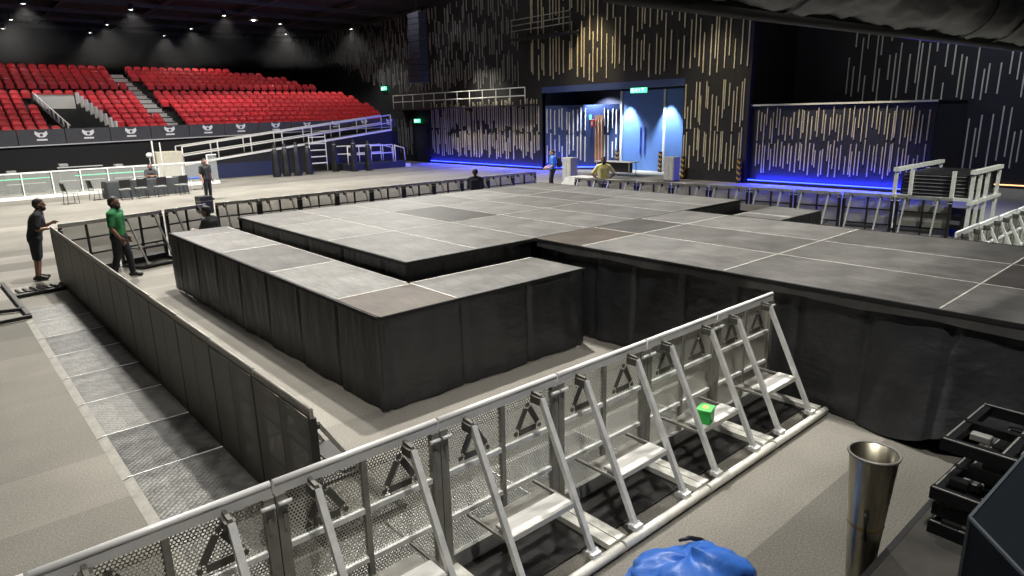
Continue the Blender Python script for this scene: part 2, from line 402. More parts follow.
s.build('pale_slat', M['light_grey'], rw)
struct(MB().box(28.0, 28.4, 19.2, 29.0, 4.42, 4.75).build('trim_entrance_lintel', mat('blue_lintel', (.03, .05, .14), .4)))
# part of the entrance wall left of the doors: navy returns with slats, timber panel
# blue double doors
dr = MB().box(30.9, 31, 21.0, 25.3, 0, 4.4).build('door_2', M['blue_door']); struct(dr)
MB().box(30.82, 30.9, 25.3, 25.42, 0, 4.4).box(30.82, 30.9, 20.88, 21.0, 0, 4.4).box(30.82, 30.9, 22.3, 22.42, 0, 4.4).build('door_frame', M['light_grey'], dr)
MB().box(30.85, 30.9, 23.95, 24.0, .9, 2.4).box(30.85, 30.9, 23.65, 23.7, .9, 2.4).build('door_handle', mat('blue_handle', (.05, .08, .5), .4), dr)
tq = SP0.lerp(SP1, .68) + sn * .09; tq2 = SP0.lerp(SP1, .80) + sn * .09
MB().bar(tq + Vector((0, 0, 1.75)), tq2 + Vector((0, 0, 1.75)), .05, 2.7).build('timber_board', M['brown_wood'], rw)
w2 = MB()
for f in (.695, .735, .775):
    q = SP0.lerp(SP1, f) + sn * .13; w2.bar(q + Vector((0, 0, .5)), q + Vector((0, 0, 2.9)), .05, .04)
w2.build('timber_slat', mat('pale_timber', (.55, .36, .24), .5), rw)
# box with slats in front of the far wall
bx = struct(MB().box(28.3, 31.9, 8.5, 15.78, 0, 3.4).box(28.2, 31.9, 8.45, 15.78, 3.4, 3.44).build('wall_low_box', M['navy']))
s = MB()
slats(s, 28.3, 8.65, 15.7, .45, 3.3,   .15, wid=.035, seed=21, tiers=[(1.75, 3.35, .7, 1.35), (.4, 2.0, .7, 1.4)])
s.build('pale_slat', M['slat'], bx)
MB().box(28.18, 28.26, 8.45, 15.78, 3.37, 3.44).build('edge_strip', M['light_grey'], bx)
fr = struct(MB().box(32, 32.3, -10, 16.1, 0, 15).build('wall_far_right', mat('navy_black_wall', (.012, .013, .022), .7, 0, .25, 1.0)))
s = slats(MB(), 32, -9.5, 13.6, .6, 14.5, .27, wid=.04, seed=25, lmin=1.0, lmax=2.4, gmin=.5, gmax=1.3)
s.build('grey_slat', mat('silver_slat', (.62, .62, .58), .5), fr)
# LED strips along the foot of the walls
for i, (x, y0, y1, mm, lab) in enumerate([(27.95, 29.0, 40.6, 'led_blue', 'thin blue LED strip along the foot of the slatted wall left of the entrance'),
                                          (28.22, 8.5, 15.75, 'led_blue', 'thin blue LED strip along the foot of the low slatted box'),
                                                                                    (31.95, 4.5, 7.9, 'led_warm', 'thin warm orange LED strip along the foot of the far right wall')]):
    o = MB().tube([(x, y0, .14), (x, y1, .14)], .022, 8).build('led_strip', M[mm]); tag(o, lab, 'led strip', 'wall LED strips')
    MB().box(x - .06, x + .045, y0, y1, .0, .1).build('channel', M['black'], o)

q0, q1 = SP0 + sn * .12, SP1 + sn * .12
o = MB().tube([q0 + Vector((0, 0, .14)), q1 + Vector((0, 0, .14))], .035, 8).build('led_strip', M['led_blue']); tag(o, 'slanting blue LED strip at the foot of the slatted entrance wall', 'led strip', 'wall LED strips')
MB().bar(q0 + Vector((0, 0, .05)), q1 + Vector((0, 0, .05)), .09, .1).build('channel', M['black'], o)
# catwalk rails on the ledge
def railing(name, label, pts, h, levels=(1.0, .5), sp=1.6, r=.03, m='light_grey', cat='railing'):
    root = empty(name, pts[0]); tag(root, label, cat); o0 = Vector(pts[0])
    for lv in levels:
        MB().tube([Vector(p) - o0 + Vector((0, 0, h * lv)) for p in pts], r, 8).build('rail', M[m], root)
    for a, b in zip(pts, pts[1:]):
        a = Vector(a); b = Vector(b); n = max(1, round((b - a).length / sp))
        for k in range(n + (1 if b == Vector(pts[-1]) else 0)):
            p = a.lerp(b, k / n) - o0
            MB().tube([p, p + Vector((0, 0, h))], r * .9, 8).build('post', M[m], root)
    return root
struct(MB().box(26.9, 28.0, 29.2, 44, 3.72, 3.8).build('trim_ledge', M['black']))
railing('catwalk_railing', 'grey two-rail railing on the ledge above the slatted wall', [(26.95, 43.6, 3.8), (26.95, 29.3, 3.8)], .95, (1., .52), 1.3, .03, 'light_grey')
rt = empty('lighting_balcony', (27.2, 26, 7.4)); tag(rt, 'small black wall balcony high up with thin steel rails', 'balcony')
MB().box(0, .78, 0, 4.7, 0, .12).build('deck', M['black'], rt)
for z in (.5, .8, 1.1): MB().tube([(0, 0, z), (0, 4.7, z)], .025, 6).build('rail', M['grey_steel'], rt)
for y in (0, 1.2, 2.35, 3.5, 4.7): MB().tube([(0, y, .1), (0, y, 1.1)], .025, 6).build('post', M['black'], rt)
ar = empty('hanging_speaker_array', (25.3, 37.5, 5.4)); tag(ar, 'tall dark line of hanging loudspeakers before the grey slats', 'loudspeaker')
for k in range(12):
    z = .35 * k; MB().rbox(-.3 - .012 * (11 - k), .3, -.62, .62, z, z + .33, .03).build('speaker_box', M['navy'], ar)
MB().bar((0, 0, 4.2), (0, 0, 9.6), .04).bar((0, -.5, 4.25), (0, .5, 4.25), .08).build('rigging', M['black'], ar)

# ------------------------------------------------------------------ stage
ZL, ZU = 1.13, 1.40
def skirt_mesh(path, ztop, zbot, amp=.03, seed=1, closed=False, bulge=None, step=.055, rows=14, sharp=.0, seam=1.2):
    rg = random.Random(seed); pts = [Vector((p[0], p[1], 0)) for p in path]
    ph = [rg.uniform(0, 6.28) for _ in range(8)]
    samples = []
    s_tot = 0
    for a, b in zip(pts, pts[1:]):
        L_ = (b - a).length; n = max(2, int(L_ / step)); d = (b - a).normalized(); nrm = Vector((d.y, -d.x, 0))
        for k in range(n + 1):
            if samples and k == 0: continue
            samples.append((a.lerp(b, k / n), nrm, s_tot + L_ * k / n))
        s_tot += L_
    G = []
    for r in range(rows + 1):
        f = r / rows   # 0 bottom .. 1 top
        row = []
        for p, nrm, s in samples:
            zb = zbot(p) if callable(zbot) else zbot
            z = zb + (ztop - zb) * f
            a = amp * (.12 + .88 * (1 - f) ** .8)
            w = .5 * math.sin(s * 5.3 + ph[0] + .5 * math.sin(s * 1.7 + ph[1]) + f * .6) + .32 * math.sin(s * 11.7 + ph[2] + f * 1.1 * math.sin(s * .9)) + .22 * math.sin(s * 2.1 + ph[3] + f * 2.2) + .12 * math.sin(s * 23 + ph[4] + 3 * f)
            w += .25 * math.sin(f * 9 + s * 3.1 + ph[5]) * math.sin(s * 1.3 + ph[6])
            sd = abs((s / seam) % 1 - .5) * seam
            groove = -.042 * math.exp(-((sd) / .03) ** 2) * (1 if f < .97 else 0)
            off = a * (w + .75) + groove
            if bulge: off += bulge(p, f)
            row.append(p + nrm * off + Vector((0, 0, z)))
        G.append(row)
    return MB().grid(G)

def deck_panels(root, xs, ys, z, dark={}, tk=.05, ox=0, oy=0):
    for i, (x0, x1) in enumerate(zip(xs, xs[1:])):
        for j, (y0, y1) in enumerate(zip(ys, ys[1:])):
            mm = M[dark.get((i, j), 'deck')]
            g = .006
            MB().box(-(x1 - x0) / 2 + g, (x1 - x0) / 2 - g, -(y1 - y0) / 2 + g, (y1 - y0) / 2 - g, -tk, 0).build('deck_panel', mm, root, ((x0 + x1) / 2 - ox, (y0 + y1) / 2 - oy, z))
def tape_lines(root, segs, z, w=.022, ox=0, oy=0):
    t = MB()
    for a, b in segs: t.bar((a[0] - ox, a[1] - oy, z + .0015), (b[0] - ox, b[1] - oy, z + .0015), w, .003)
    t.build('seam_tape', M['tape'], root)

# main deck (square part)
X0, X1, Y0, Y1 = 4.57, 12.87, 7.33, 13.4
main = empty('main_stage', (X0, Y0, 0)); tag(main, 'wide black main stage platform with square deck boards and black skirt', 'stage')
xs = [4.57, 5.77, 6.95, 8.15, 9.35, 10.55, 11.7, 12.87]; ys = [7.33, 9.6, 11.6, 13.4]
deck_panels(main, xs, ys, ZU, {(2, 1): 'deck_dark', (3, 0): 'deck', (5, 0): 'deck', (1, 2): 'deck', (6, 1): 'deck', (4, 2): 'deck'}, ox=X0, oy=Y0)
tape_lines(main, [((x, Y0 + .02), (x, Y1 - .02)) for x in xs[1:-1]] + [((X0 + .02, y), (X1 - .02, y)) for y in ys[1:-1]], ZU, .015, X0, Y0)
def shift(path, ox, oy): return [(x - ox, y - oy) for x, y in path]
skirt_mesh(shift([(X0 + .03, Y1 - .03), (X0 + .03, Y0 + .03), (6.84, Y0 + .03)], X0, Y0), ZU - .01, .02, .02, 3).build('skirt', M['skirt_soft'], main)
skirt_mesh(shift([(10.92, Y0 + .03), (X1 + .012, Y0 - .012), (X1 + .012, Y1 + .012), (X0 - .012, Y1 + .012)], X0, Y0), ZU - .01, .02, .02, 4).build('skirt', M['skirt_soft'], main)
e = MB()
for a, b in [((X0 - .02, Y0 - .02), (X0 - .02, Y1 + .02)), ((X0 - .02, Y0 - .02), (6.85, Y0 - .02)), ((10.92, Y0 - .02), (X1 + .02, Y0 - .02)), ((X1 + .02, Y0 - .02), (X1 + .02, Y1 + .02)), ((X0, Y1 + .02), (X1, Y1 + .02))]:
    e.bar((a[0] - X0, a[1] - Y0, ZU - .02), (b[0] - X0, b[1] - Y0, ZU - .02), .022, .045)
e.build('edge_band', M['black_matte'], main)

# runway
RX0, RX1, RY0, RY1 = 6.91, 10.82, -3.0, 7.32
run = empty('stage_runway', (RX0, RY0, 0)); tag(run, 'long black stage runway reaching towards the stacked frames', 'stage')
xs = [6.91, 8.24, 9.5, 10.82]; ys = [-3.0, -.44, 1.83, 4.1, 6.37, 7.32]
deck_panels(run, xs, ys, ZU, {(1, 4): 'deck_dark', (0, 4): 'deck_brown', (2, 2): 'deck', (1, 1): 'deck_dark', (2, 1): 'deck_dark', (1, 0): 'deck_dark', (2, 3): 'deck'}, ox=RX0, oy=RY0)
tape_lines(run, [((x, RY0 + .02), (x, RY1 - .02)) for x in xs[1:-1]] + [((RX0 + .02, y), (RX1 - .02, y)) for y in ys[1:-1]], ZU, .017, RX0, RY0)
def sstep(a, b, x):
    t = max(0., min(1., (x - a) / (b - a))); return t * t * (3 - 2 * t)
zb = lambda p: .02 + .42 * sstep(2.1 - RY0, 1.0 - RY0, p.y)
def bul(p, f):
    y = p.y + RY0
    return .24 * (1 - sstep(1.9, 2.9, y)) * (1 - f) ** 1.6 + .05 * math.exp(-((y - 1.9) / .5) ** 2) * math.sin(f * 3.14) 
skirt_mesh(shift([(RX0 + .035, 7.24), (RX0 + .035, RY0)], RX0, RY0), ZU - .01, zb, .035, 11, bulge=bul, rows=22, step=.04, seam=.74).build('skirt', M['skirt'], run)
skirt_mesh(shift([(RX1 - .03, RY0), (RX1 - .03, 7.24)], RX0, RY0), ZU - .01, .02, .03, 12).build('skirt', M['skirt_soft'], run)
MB().bar((-.025, 10.26, ZU - .02), (-.025, 0, ZU - .02), .022, .045).bar((RX1 - RX0 + .025, 10.26, ZU - .02), (RX1 - RX0 + .025, 0, ZU - .02), .022, .045).build('edge_band', M['black_matte'], run)
h = []
for k in range(2):
    row = []
    for i in range(160):
        y = 10.26 * i / 159
        row.append((-.03 - .008 * math.sin(i * .9) * k - .012 * k, y, ZU - .045 - .085 * k - .012 * k * math.sin(i * .31)))
    h.append(row)
MB().grid(h).build('hem_band', M['hem'], run)

KS = 1.0162
for r_ in (main, run):
    r_.location = (r_.location.x * KS, r_.location.y * KS, 0); r_.scale = (KS, KS, 1.37 / 1.40)
# lower L-shaped wing, left
LX0, LY0, LX1, LY1 = 3.47, 6.2, 6.78, 14.2
low = empty('low_stage_wing', (LX0, LY0, 0)); tag(low, 'low black L-shaped stage step along the left of the main stage', 'stage')
ysl = [6.2, 7.22, 9.28, 11.34, 13.37, 14.2]
for j, (a, b) in enumerate(zip(ysl, ysl[1:])):
    MB().box(-.53, .53, -(b - a) / 2 + .006, (b - a) / 2 - .006, -.05, 0).build('deck_panel', M['deck_brown'] if j == 0 else M['deck'], low, (.54, (a + b) / 2 - LY0, ZL))
MB().box(-1.1, 1.1, -.52, .56, -.05, 0).build('deck_panel', M['deck'], low, (5.665 - LX0, 6.725 - LY0, ZL))
tape_lines(low, [((3.5, y), (4.52, y)) for y in ysl[1:-1]] + [((4.555, 6.22), (4.555, 7.24)), ((4.54, 7.3), (4.54, 14.1)), ((4.6, 7.25), (6.75, 7.25))], ZL, .02, LX0, LY0)
def bul2(p, f):
    x = p.x + LX0
    if p.y > .02: return 0
    return .05 * math.exp(-((x - 6.62) / .12) ** 2) * (.4 + math.sin(f * 12 + x * 9) * .5) + .03 * math.exp(-((x - 3.5) / .08) ** 2) * (1 - f)
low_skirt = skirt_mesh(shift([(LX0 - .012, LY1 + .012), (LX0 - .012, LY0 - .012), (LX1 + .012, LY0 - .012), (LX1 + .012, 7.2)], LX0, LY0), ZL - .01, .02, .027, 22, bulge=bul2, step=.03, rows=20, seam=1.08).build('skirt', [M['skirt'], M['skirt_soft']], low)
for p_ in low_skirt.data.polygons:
    if p_.center.y > .02: p_.material_index = 1  # side faces get the darker, softer cloth: shade put into the colour
MB().bar((-.022, 0, ZL - .015), (-.022, LY1 - LY0, ZL - .015), .022, .04).bar((0, -.022, ZL - .015), (LX1 - LX0, -.022, ZL - .015), .022, .04).build('edge_band', M['black_matte'], low)
# lower wing, right (mirror)
QX0, QX1 = 11.02, 14.2
lr = empty('low_stage_wing', (QX0, LY0, 0)); tag(lr, 'low black stage step on the far side of the runway', 'stage')
MB().box(0.1, QX1 - QX0, 0, 1.05, ZL - .05, ZL).build('deck_panel', M['deck'], lr)
MB().box(13.2 - QX0, QX1 - QX0, 1.06, 8.0, ZL - .05, ZL).build('deck_panel', M['deck_dark'], lr)
tape_lines(lr, [((11.2, 7.2), (12.9, 7.2)), ((12.95, 6.25), (12.95, 7.2))], ZL, .03, QX0, LY0)
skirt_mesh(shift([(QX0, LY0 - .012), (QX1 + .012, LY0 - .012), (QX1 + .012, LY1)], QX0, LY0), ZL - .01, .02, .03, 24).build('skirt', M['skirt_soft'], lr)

# ------------------------------------------------------------------ crowd barriers
BL = 1.155
def barrier_proto(kind, loc):
    silver = kind == 'silver'
    fm = M['alu_dull'] if silver else M['blk_frame']
    root = empty('crowd_barrier', loc)
    H = 1.262 if silver else 1.205; hl = BL / 2; rr = .022 if silver else .014
    rail = MB(); rail.tube([(-hl + .008, 0, H - .03), (hl - .008, 0, H - .03)], rr, 12)
    rail.box(-hl + .008, hl - .008, *((-.018, .018) if silver else (-.015, .015)), H - .10, H - (.045 if silver else .035))
    rail.build('top_rail', M['alu_rail'] if silver else (M['grey_steel'] if kind == 'grey' else M['alu_dull']), root)
    for sx in (-1, 1):
        p = MB().box(sx * hl - (0 if sx < 0 else .062) + (.004 if sx < 0 else -.004), sx * hl + (.062 if sx < 0 else 0) + (.004 if sx < 0 else -.004), -.032, .022 if silver else .027, .02, H - .10)
        p.box(sx * (hl - .045) - .01, sx * (hl - .045) + .01, -.04, -.03, H - .32, H - .22)
        fp = p.build('frame_post', fm, root)
        MB().tube([(sx * (hl - .01), -.045, H - .15), (sx * (hl - .09), -.045, H - .15)], .014, 8).build('latch_pin', M['alu'] if silver else M['grey_steel'], fp)
    MB().box(-.018, .018, -.022, .018 if silver else .027, .12, H - .10).build('mid_post', fm, root)
    for z in (.79, .43): MB().box(-hl + .07, hl - .07, -.020, .016, z, z + .035).build('cross_rail', M['alu'] if silver else fm, root)
    MB().box(-hl + .01, hl - .01, -.028, .02, .02, .15).build('kick_plate', M['grey_steel'] if silver else fm, root)
    for sx in (-1, 1):
        x0, x1 = (-hl + .06, -.012) if sx < 0 else (.012, hl - .06)
        pn = MB().box(x0 if silver else (-hl + .02 if sx < 0 else .008), x1 if silver else (-.008 if sx < 0 else hl - .02), *((.006, .008) if silver else (.0275, .029)), .13 if silver else .03, H - .09).build('perforated_panel', M['perf'] if silver else M['perf_black'], root)
        # triangle mark: three bars with rounded corners, a row of small letters below
        cx = (x0 + x1) / 2; zt, zb_, hw = 1.085, .875, .125
        lg = MB(); y = -.002
        A = Vector((cx, y, zt)); B = Vector((cx - hw, y, zb_)); C = Vector((cx + hw, y, zb_))
        for p, q in ((A, B), (A, C), (B, C)):
            lg.bar(p.lerp(q, .14), p.lerp(q, .84), .044 if q is not C or p is not B else .05, .006, up=(0, 1, 0))
        for p in (A, B, C): lg.tube([p + Vector((0, -.003, 0)), p + Vector((0, .003, 0))], .019, 8)
        if silver: lg.build('triangle_logo', M['logo'], pn)
    for sx in (-1, 1):
        bx = sx * .33 - .03
        bw = .042 if silver else .032
        ht = H
        b = MB().bar((bx, -.12, ht - .10), (bx, -.66, .09), bw, bw).build('brace', M['alu'] if silver else (M['grey_steel'] if kind == 'grey' else M['alu_dull']), root)
        MB().bar((bx, -.02, ht - .08), (bx, -.12, ht - .09), .024, .03).box(bx - .03, bx - .012, -.13, -.03, ht - .15, ht - .09).box(bx + .012, bx + .03, -.13, -.03, ht - .15, ht - .09).build('brace_bracket', M['logo'] if silver else M['logo_dark'], b)
        MB().box(bx - .045, bx + .045, -.70, -.62, .075, .115).tube([(bx - .05, -.655, .11), (bx + .05, -.655, .11)], .014, 8).build('hinge_foot', M['alu'] if silver else M['grey_steel'], b)
        ft = MB().bar((sx * (hl - .05), -.02, .05), (sx * (hl - .05), -.66, .05), .09, .05); ft.build('side_foot', M['cream'] if silver else M['blk_frame'], root)
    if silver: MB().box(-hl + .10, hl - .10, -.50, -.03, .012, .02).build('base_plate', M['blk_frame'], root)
    MB().tube([(-hl + .012, -.71, .045), (hl - .012, -.71, .045)], .04, 12).build('front_tube', M['cream'] if silver else M['blk_frame'], root)
    st = MB().box(-.33, .27, -.485, -.30, .435, .455).box(-.33, .27, -.49, -.47, .41, .455)
    stp = st.build('step_board', M['white'] if silver else M['blk_frame'], root)
    MB().bar((-.36, -.47, .42), (-.36, -.02, .42), .022).bar((.30, -.47, .42), (.30, -.02, .42), .022).box(-.33, .27, -.29, -.12, .40, .407).build('step_arm', M['alu_dull'] if silver else fm, stp)
    tr = MB().box(-hl + .012, hl - .008, .03, .86, .012, .022)
    tp_ = tr.build('tread_floor_plate', M['tread'], root)
    MB().add([(-hl + .006, .86, .022), (hl - .006, .86, .022), (hl - .006, .95, .002), (-hl + .006, .95, .002), (-hl + .006, .86, 0), (hl - .006, .86, 0)], [(0, 3, 2, 1), (0, 1, 5, 4), (4, 5, 2, 3), (0, 4, 3), (1, 2, 5)]).build('edge_ramp', M['alu_dull'], tp_)
    MB().box(-hl + .001, -hl + .011, .03, .9, .012, .024).build('edge_strip', M['alu'], tp_)
    return root

front_end = 6.95
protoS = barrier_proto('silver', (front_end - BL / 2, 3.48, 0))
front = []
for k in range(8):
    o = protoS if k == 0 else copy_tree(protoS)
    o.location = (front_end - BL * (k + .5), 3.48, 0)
    if k in (3, 4, 5):
        for c in o.children:
            if c.name.startswith('tread'):
                for d in list(c.children): bpy.data.objects.remove(d)
    tag(o, f'silver perforated crowd barrier in the near row, {ORD[k]} from its end at the stage skirt', 'crowd barrier', 'silver crowd barriers of the near row')
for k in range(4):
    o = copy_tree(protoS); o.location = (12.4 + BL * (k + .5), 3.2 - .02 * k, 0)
    tag(o, f'silver crowd barrier with white triangle panels beyond the runway, {ORD[k]} from the runway', 'crowd barrier', 'silver crowd barriers beyond the runway')
def drop(o, names):
    for c in list(o.children):
        if c.name.split('.')[0] in names:
            for d in list(c.children): bpy.data.objects.remove(d)
            bpy.data.objects.remove(c)
protoB = barrier_proto('black', (0, 0, 0))
first = [True]; protoL = barrier_proto('black', (0, 0, 0)); fl_ = [True]
def put_b(proto, x, y, rz, label, group, flag):
    o = proto if flag[0] else copy_tree(proto); flag[0] = False
    o.location = (x, y, 0); o.rotation_euler = (0, 0, rz); tag(o, label, 'crowd barrier', group); return o
for k in range(11):
    o = put_b(protoL, 1.83, 4.36 + 1.13 * (k + .5), PI / 2, f'black perforated barrier beside the tread plates, {ORD[k]} from the open end near the silver row', 'black barriers beside the tread plates', fl_)
    o.scale = (.975, 1, 1)
    for c in o.children:
        if c.name.split('.')[0] == 'brace': c.scale.z = .87
        if c.name.startswith('perforated_panel'): c.material_slots[0].link = 'OBJECT'; c.material_slots[0].material = M['perf_left']
    if k > 8: drop(o, ('tread_floor_plate',))
a = Vector((1.92, 16.93, 0)); b = Vector((5.42, 18.15, 0)); dv = (b - a).normalized(); ang = math.atan2(dv.y, dv.x)
for k in range(3):
    p = a + dv * (.02 + BL * (k + .5) * 1.06)
    o = put_b(barrier_proto('black', (0, 0, 0)) if k == 0 else protoB, p.x, p.y, ang, f'black barrier of the angled corner behind the low stage step, {ORD[k]} from the corner', 'black corner barriers', [True] if k == 0 else first)
    if k == 0: drop(o, ('brace', 'front_tube', 'side_foot', 'step_board', 'tread_floor_plate'))
for k in range(10):
    put_b(protoB, 5.6 + BL * (k + .5), 18.12, 0, f'black braced barrier of the straight row behind the stage, {ORD[k]} from the kneeling person', 'black barriers behind the stage', first)
protoG = barrier_proto('grey', (0, 0, 0)); fg = [True]
a = Vector((16.25, 15.3, 0)); b = Vector((17.75, 3.3, 0)); dv = (b - a).normalized(); ang = math.atan2(dv.y, dv.x)
for k in range(9):
    p = a + dv * (BL * 1.03 * (k + .5))
    put_b(protoG, p.x, p.y, ang, f'black barrier with grey braces before the blue-lit box, {ORD[k]} from the man in yellow', 'grey braced barriers before the entrance', fg)

# ------------------------------------------------------------------ things on the floor, left
lf = empty('steel_floor_frame', (.2, 14.6, 0)); tag(lf, 'flat black steel frame with a dark plate lying on the left floor', 'frame')
MB().bar((.65, 2.6, .05), (.75, -.7, .05), .07, .06).bar((-.9, .3, .05), (.74, -.15, .05), .06, .06).bar((-.9, -1.1, .05), (.78, -.82, .05), .06, .06).build('bar', M['blk_frame'], lf)
MB().box(-.6, .25, -.75, -.25, .01, .03).build('plate', M['logo_dark'], lf)
cr = empty('loose_barrier_foot', (1.35, 15.8, 0)); tag(cr, 'black ribbed barrier foot lying beside the man in black shorts', 'barrier foot')
MB().bar((-.42, -.1, .04), (.42, .05, .04), .12, .06).build('base', M['blk_frame'], cr)
for k in range(6): MB().bar((-.3 + .12 * k, .02 + .02 * k, .06), (-.36 + .12 * k, .42 + .02 * k, .06), .045, .05).build('rib', M['blk_frame'], cr)

# green carton on a step
gx = front_end - BL * 1.5
g = empty('green_carton', (5.03, 3.07, .4565), .3); tag(g, 'small bright green carton sitting on a silver barrier step', 'carton')
MB().rbox(-.075, .075, -.065, .065, 0, .12, .006).build('box', M['green_card'], g)
MB().rbox(-.08, .08, -.07, .07, .118, .14, .006).build('lid', mat('green_lid', (.10, .60, .12), .5), g)
MB().box(-.03, .03, -.025, .025, .139, .142).build('label_patch', M['orange'], g)

# ------------------------------------------------------------------ near right foreground
t = empty('tapered_steel_tube', (4.05, 1.30, 0)); tag(t, 'open tapered polished steel tube standing before the black deck', 'steel tube')
MB().lathe([(.06, 0), (.075, .3), (.108, .78), (.138, 1.19), (.141, 1.2), (.134, 1.2), (.104, .78), (.07, .3), (.05, .02)], 40).build('shell', M['steel'], t)
MB().lathe([(.137, 1.185), (.147, 1.19), (.149, 1.2), (.144, 1.21), (.136, 1.205)], 40).build('rim', M['grey_steel'], t)
MB().lathe([(.101, .70), (.104, .71), (.107, .72), (.104, .74)], 40).build('band', mat('brass_band', (.35, .26, .13), .35, .8), t)
MB().tube([(-.10, -.03, .86), (-.145, -.05, .84), (-.135, -.05, .68), (-.09, -.03, .66)], .014, 8).build('handle', M['black'], t)

bm = MB(); rg = random.Random(5); G = []
for j in range(29):
    th = PI * .5 * j / 28; row = []
    for k in range(57):
        ph = 2 * PI * k / 56
        n = 1 + .025 * math.sin(11 * ph + 14 * th) + .02 * math.sin(17 * ph - 11 * th + 2) + .025 * abs(math.sin(4 * ph + 6 * th)) + .07 * math.sin(3 * ph + 1) + .045 * math.sin(7 * ph + 5 * th) + .05 * math.sin(5 * th * 2 + 2 * ph) + .02 * math.sin(13 * ph - 9 * th)
        rr = math.cos(th) ** .55 * n
        row.append((.44 * rr * math.cos(ph), .30 * rr * math.sin(ph), .40 * math.sin(th) * (1 + .12 * math.cos(ph + .4) + .05 * math.sin(4 * ph + 3 * th))))
    G.append(row)
bag = empty('blue_tarpaulin_bundle', (3.36, 2.10, 0), -.75); tag(bag, 'crumpled blue tarpaulin bundle on the floor before the silver barrier', 'tarpaulin')
o = bm.grid(G).build('sheet', M['blue_bag'], bag); fix_winding(o)
MB().tube([(-.04, .17, .385), (.04, .20, .385), (.12, .22, .355), (.20, .22, .30), (.28, .2, .22)], [.010, .016, .018, .016, .010], 8).build('black_strap', M['black'], bag)
MB().tube([(.36, -.12, .26), (.45, -.15, .27), (.50, -.16, .22)], [.05, .055, .02], 10).build('tied_end', mat('dark_blue_tarpaulin', (.01, .035, .16), .5), bag)

dk = empty('black_carpeted_deck', (2.0, -1.55, 0)); tag(dk, 'low black carpeted deck under the stacked frames', 'platform')
MB().rbox(0, 4.3, 0, 2.72, .52, .6, .01).build('top', M['black_carpet'], dk)
MB().box(.03, 4.27, .03, 2.69, 0, .52).build('skirting', M['black'], dk)
MB().bar((0, 2.70, .601), (4.3, 2.70, .601), .035, .006).build('edge_trim', M['logo_dark'], dk)
for i, (z, dx, dy) in enumerate([(.602, -.13, .02), (.712, -.09, .02), (.825, -.11, .04), (.955, .08, -.10), (1.085, .08, .07)]):
    f = empty('black_steel_frame', (4.55 + dx, 1.04 + dy, z), -.04)
    tag(f, 'black steel ladder frame ' + ['at the bottom of the stack on the deck', 'second from the bottom of the stack on the deck', 'third from the bottom of the stack on the deck', 'set back under the topmost one of the stack', 'on top of the stack on the deck'][i], 'steel frame', 'stacked black steel frames')
    W, Ln, hh = .42, 1.35, .078
    for x0 in (0, W * 2 - .06):
        MB().box(x0, x0 + .06, -Ln, 0, 0, hh).build('side_beam', M['frame_black'], f)
        MB().box(x0 + .008, x0 + .02, -Ln + .01, -.01, hh, hh + .004).build('edge_strip', M['grey_steel'], f)
    MB().box(W - .025, W + .025, -Ln, 0, .02, hh).build('middle_beam', M['frame_black'], f)
    for y in (-.03, -.34, -.66, -.98, -1.32):
        MB().box(.06, W * 2 - .06, y - .03, y + .03, .01, hh - .006).build('cross_bar', M['frame_black'], f)
        MB().box(.06, W * 2 - .06, y + .012, y + .022, hh - .006, hh - .002).build('edge_strip', M['grey_steel'], f)
    for (x, y) in ((.2, -.5), (.28, -.2), (.6, -.42)): MB().rbox(x, x + .07, y, y + .12, .0, .05, .01).build('clamp', mat('clamp_bronze', (.25, .20, .15), .4, .5) if (x == .2 and i == 0) else M['grey_steel'], f)
    top = [.032, .035, .052, .052, 0][i]
    if top:
        for y in (-.12, -1.2): MB().box(.1 if i == 2 else .01, .16 if i == 2 else .06, y - .05, y + .05, hh + .0045, hh + top - .002).build('spacer_block', M['black'], f)
cs = empty('dark_navy_case', (2.98, .57, .6)); tag(cs, 'large dark navy case with a chamfered corner on the deck', 'case')
poly = [(0, 0), (-.55, -.5), (-.75, -1.0), (-.75, -1.9), (1.35, -1.9), (1.35, -.04)]
MB().prism(poly, 0.006, .97).build('body', M['box_navy'], cs)
MB().prism(poly, .97, 1.0).build('lid', M['box_navy'], cs)
MB().bar((0, 0, 1.0), (-.55, -.5, 1.0), .012, .012).bar((0, 0, 1.0), (1.35, -.04, 1.0), .012, .012).bar((0, 0, .01), (0, 0, 1.0), .012, .012).build('edge_trim', M['case_edge'], cs)

# grey rolled sheet on a batten, overhead at the right
rl = empty('hanging_rolled_sheet', (4.0, 3.4, 4.03)); tag(rl, 'grey wrinkled sheet rolled along a batten overhead at top right', 'rolled sheet')
G = []
for i in range(90):
    x = i * .125; ax = Vector((x, -.062 * x * .9, .50)); row = []
    for k in range(33):
        tt = 2 * PI * k / 32
        r = .42 + .02 * math.sin(x * 3 + 3 * tt) + .015 * math.sin(x * 9.1 + 5 * tt) + .012 * math.sin(x * 15 + tt * 2)
        row.append(ax + Vector((0, r * math.cos(tt), r * math.sin(tt))))
    G.append(row)
o = MB().grid(G).build('sheet', M['roll'], rl); fix_winding(o)
MB().tube([(-.05, -.0, .06), (11.2, -.62, .06)], .075, 12).build('batten', M['logo_dark'], rl)
for x in (2.2, 6.4, 7.6):
    MB().lathe([(.445, -.04), (.455, -.03), (.455, .03), (.445, .04)], 28).build('strap', M['black'], rl, (x, -.056 * x, .5)).rotation_euler = (0, PI / 2, 0)
for x in (1.5, 9.5):
    MB().tube([(x, -.056 * x, .9), (x, -.056 * x, 10.9)], .012, 6).build('wire', M['black'], rl)

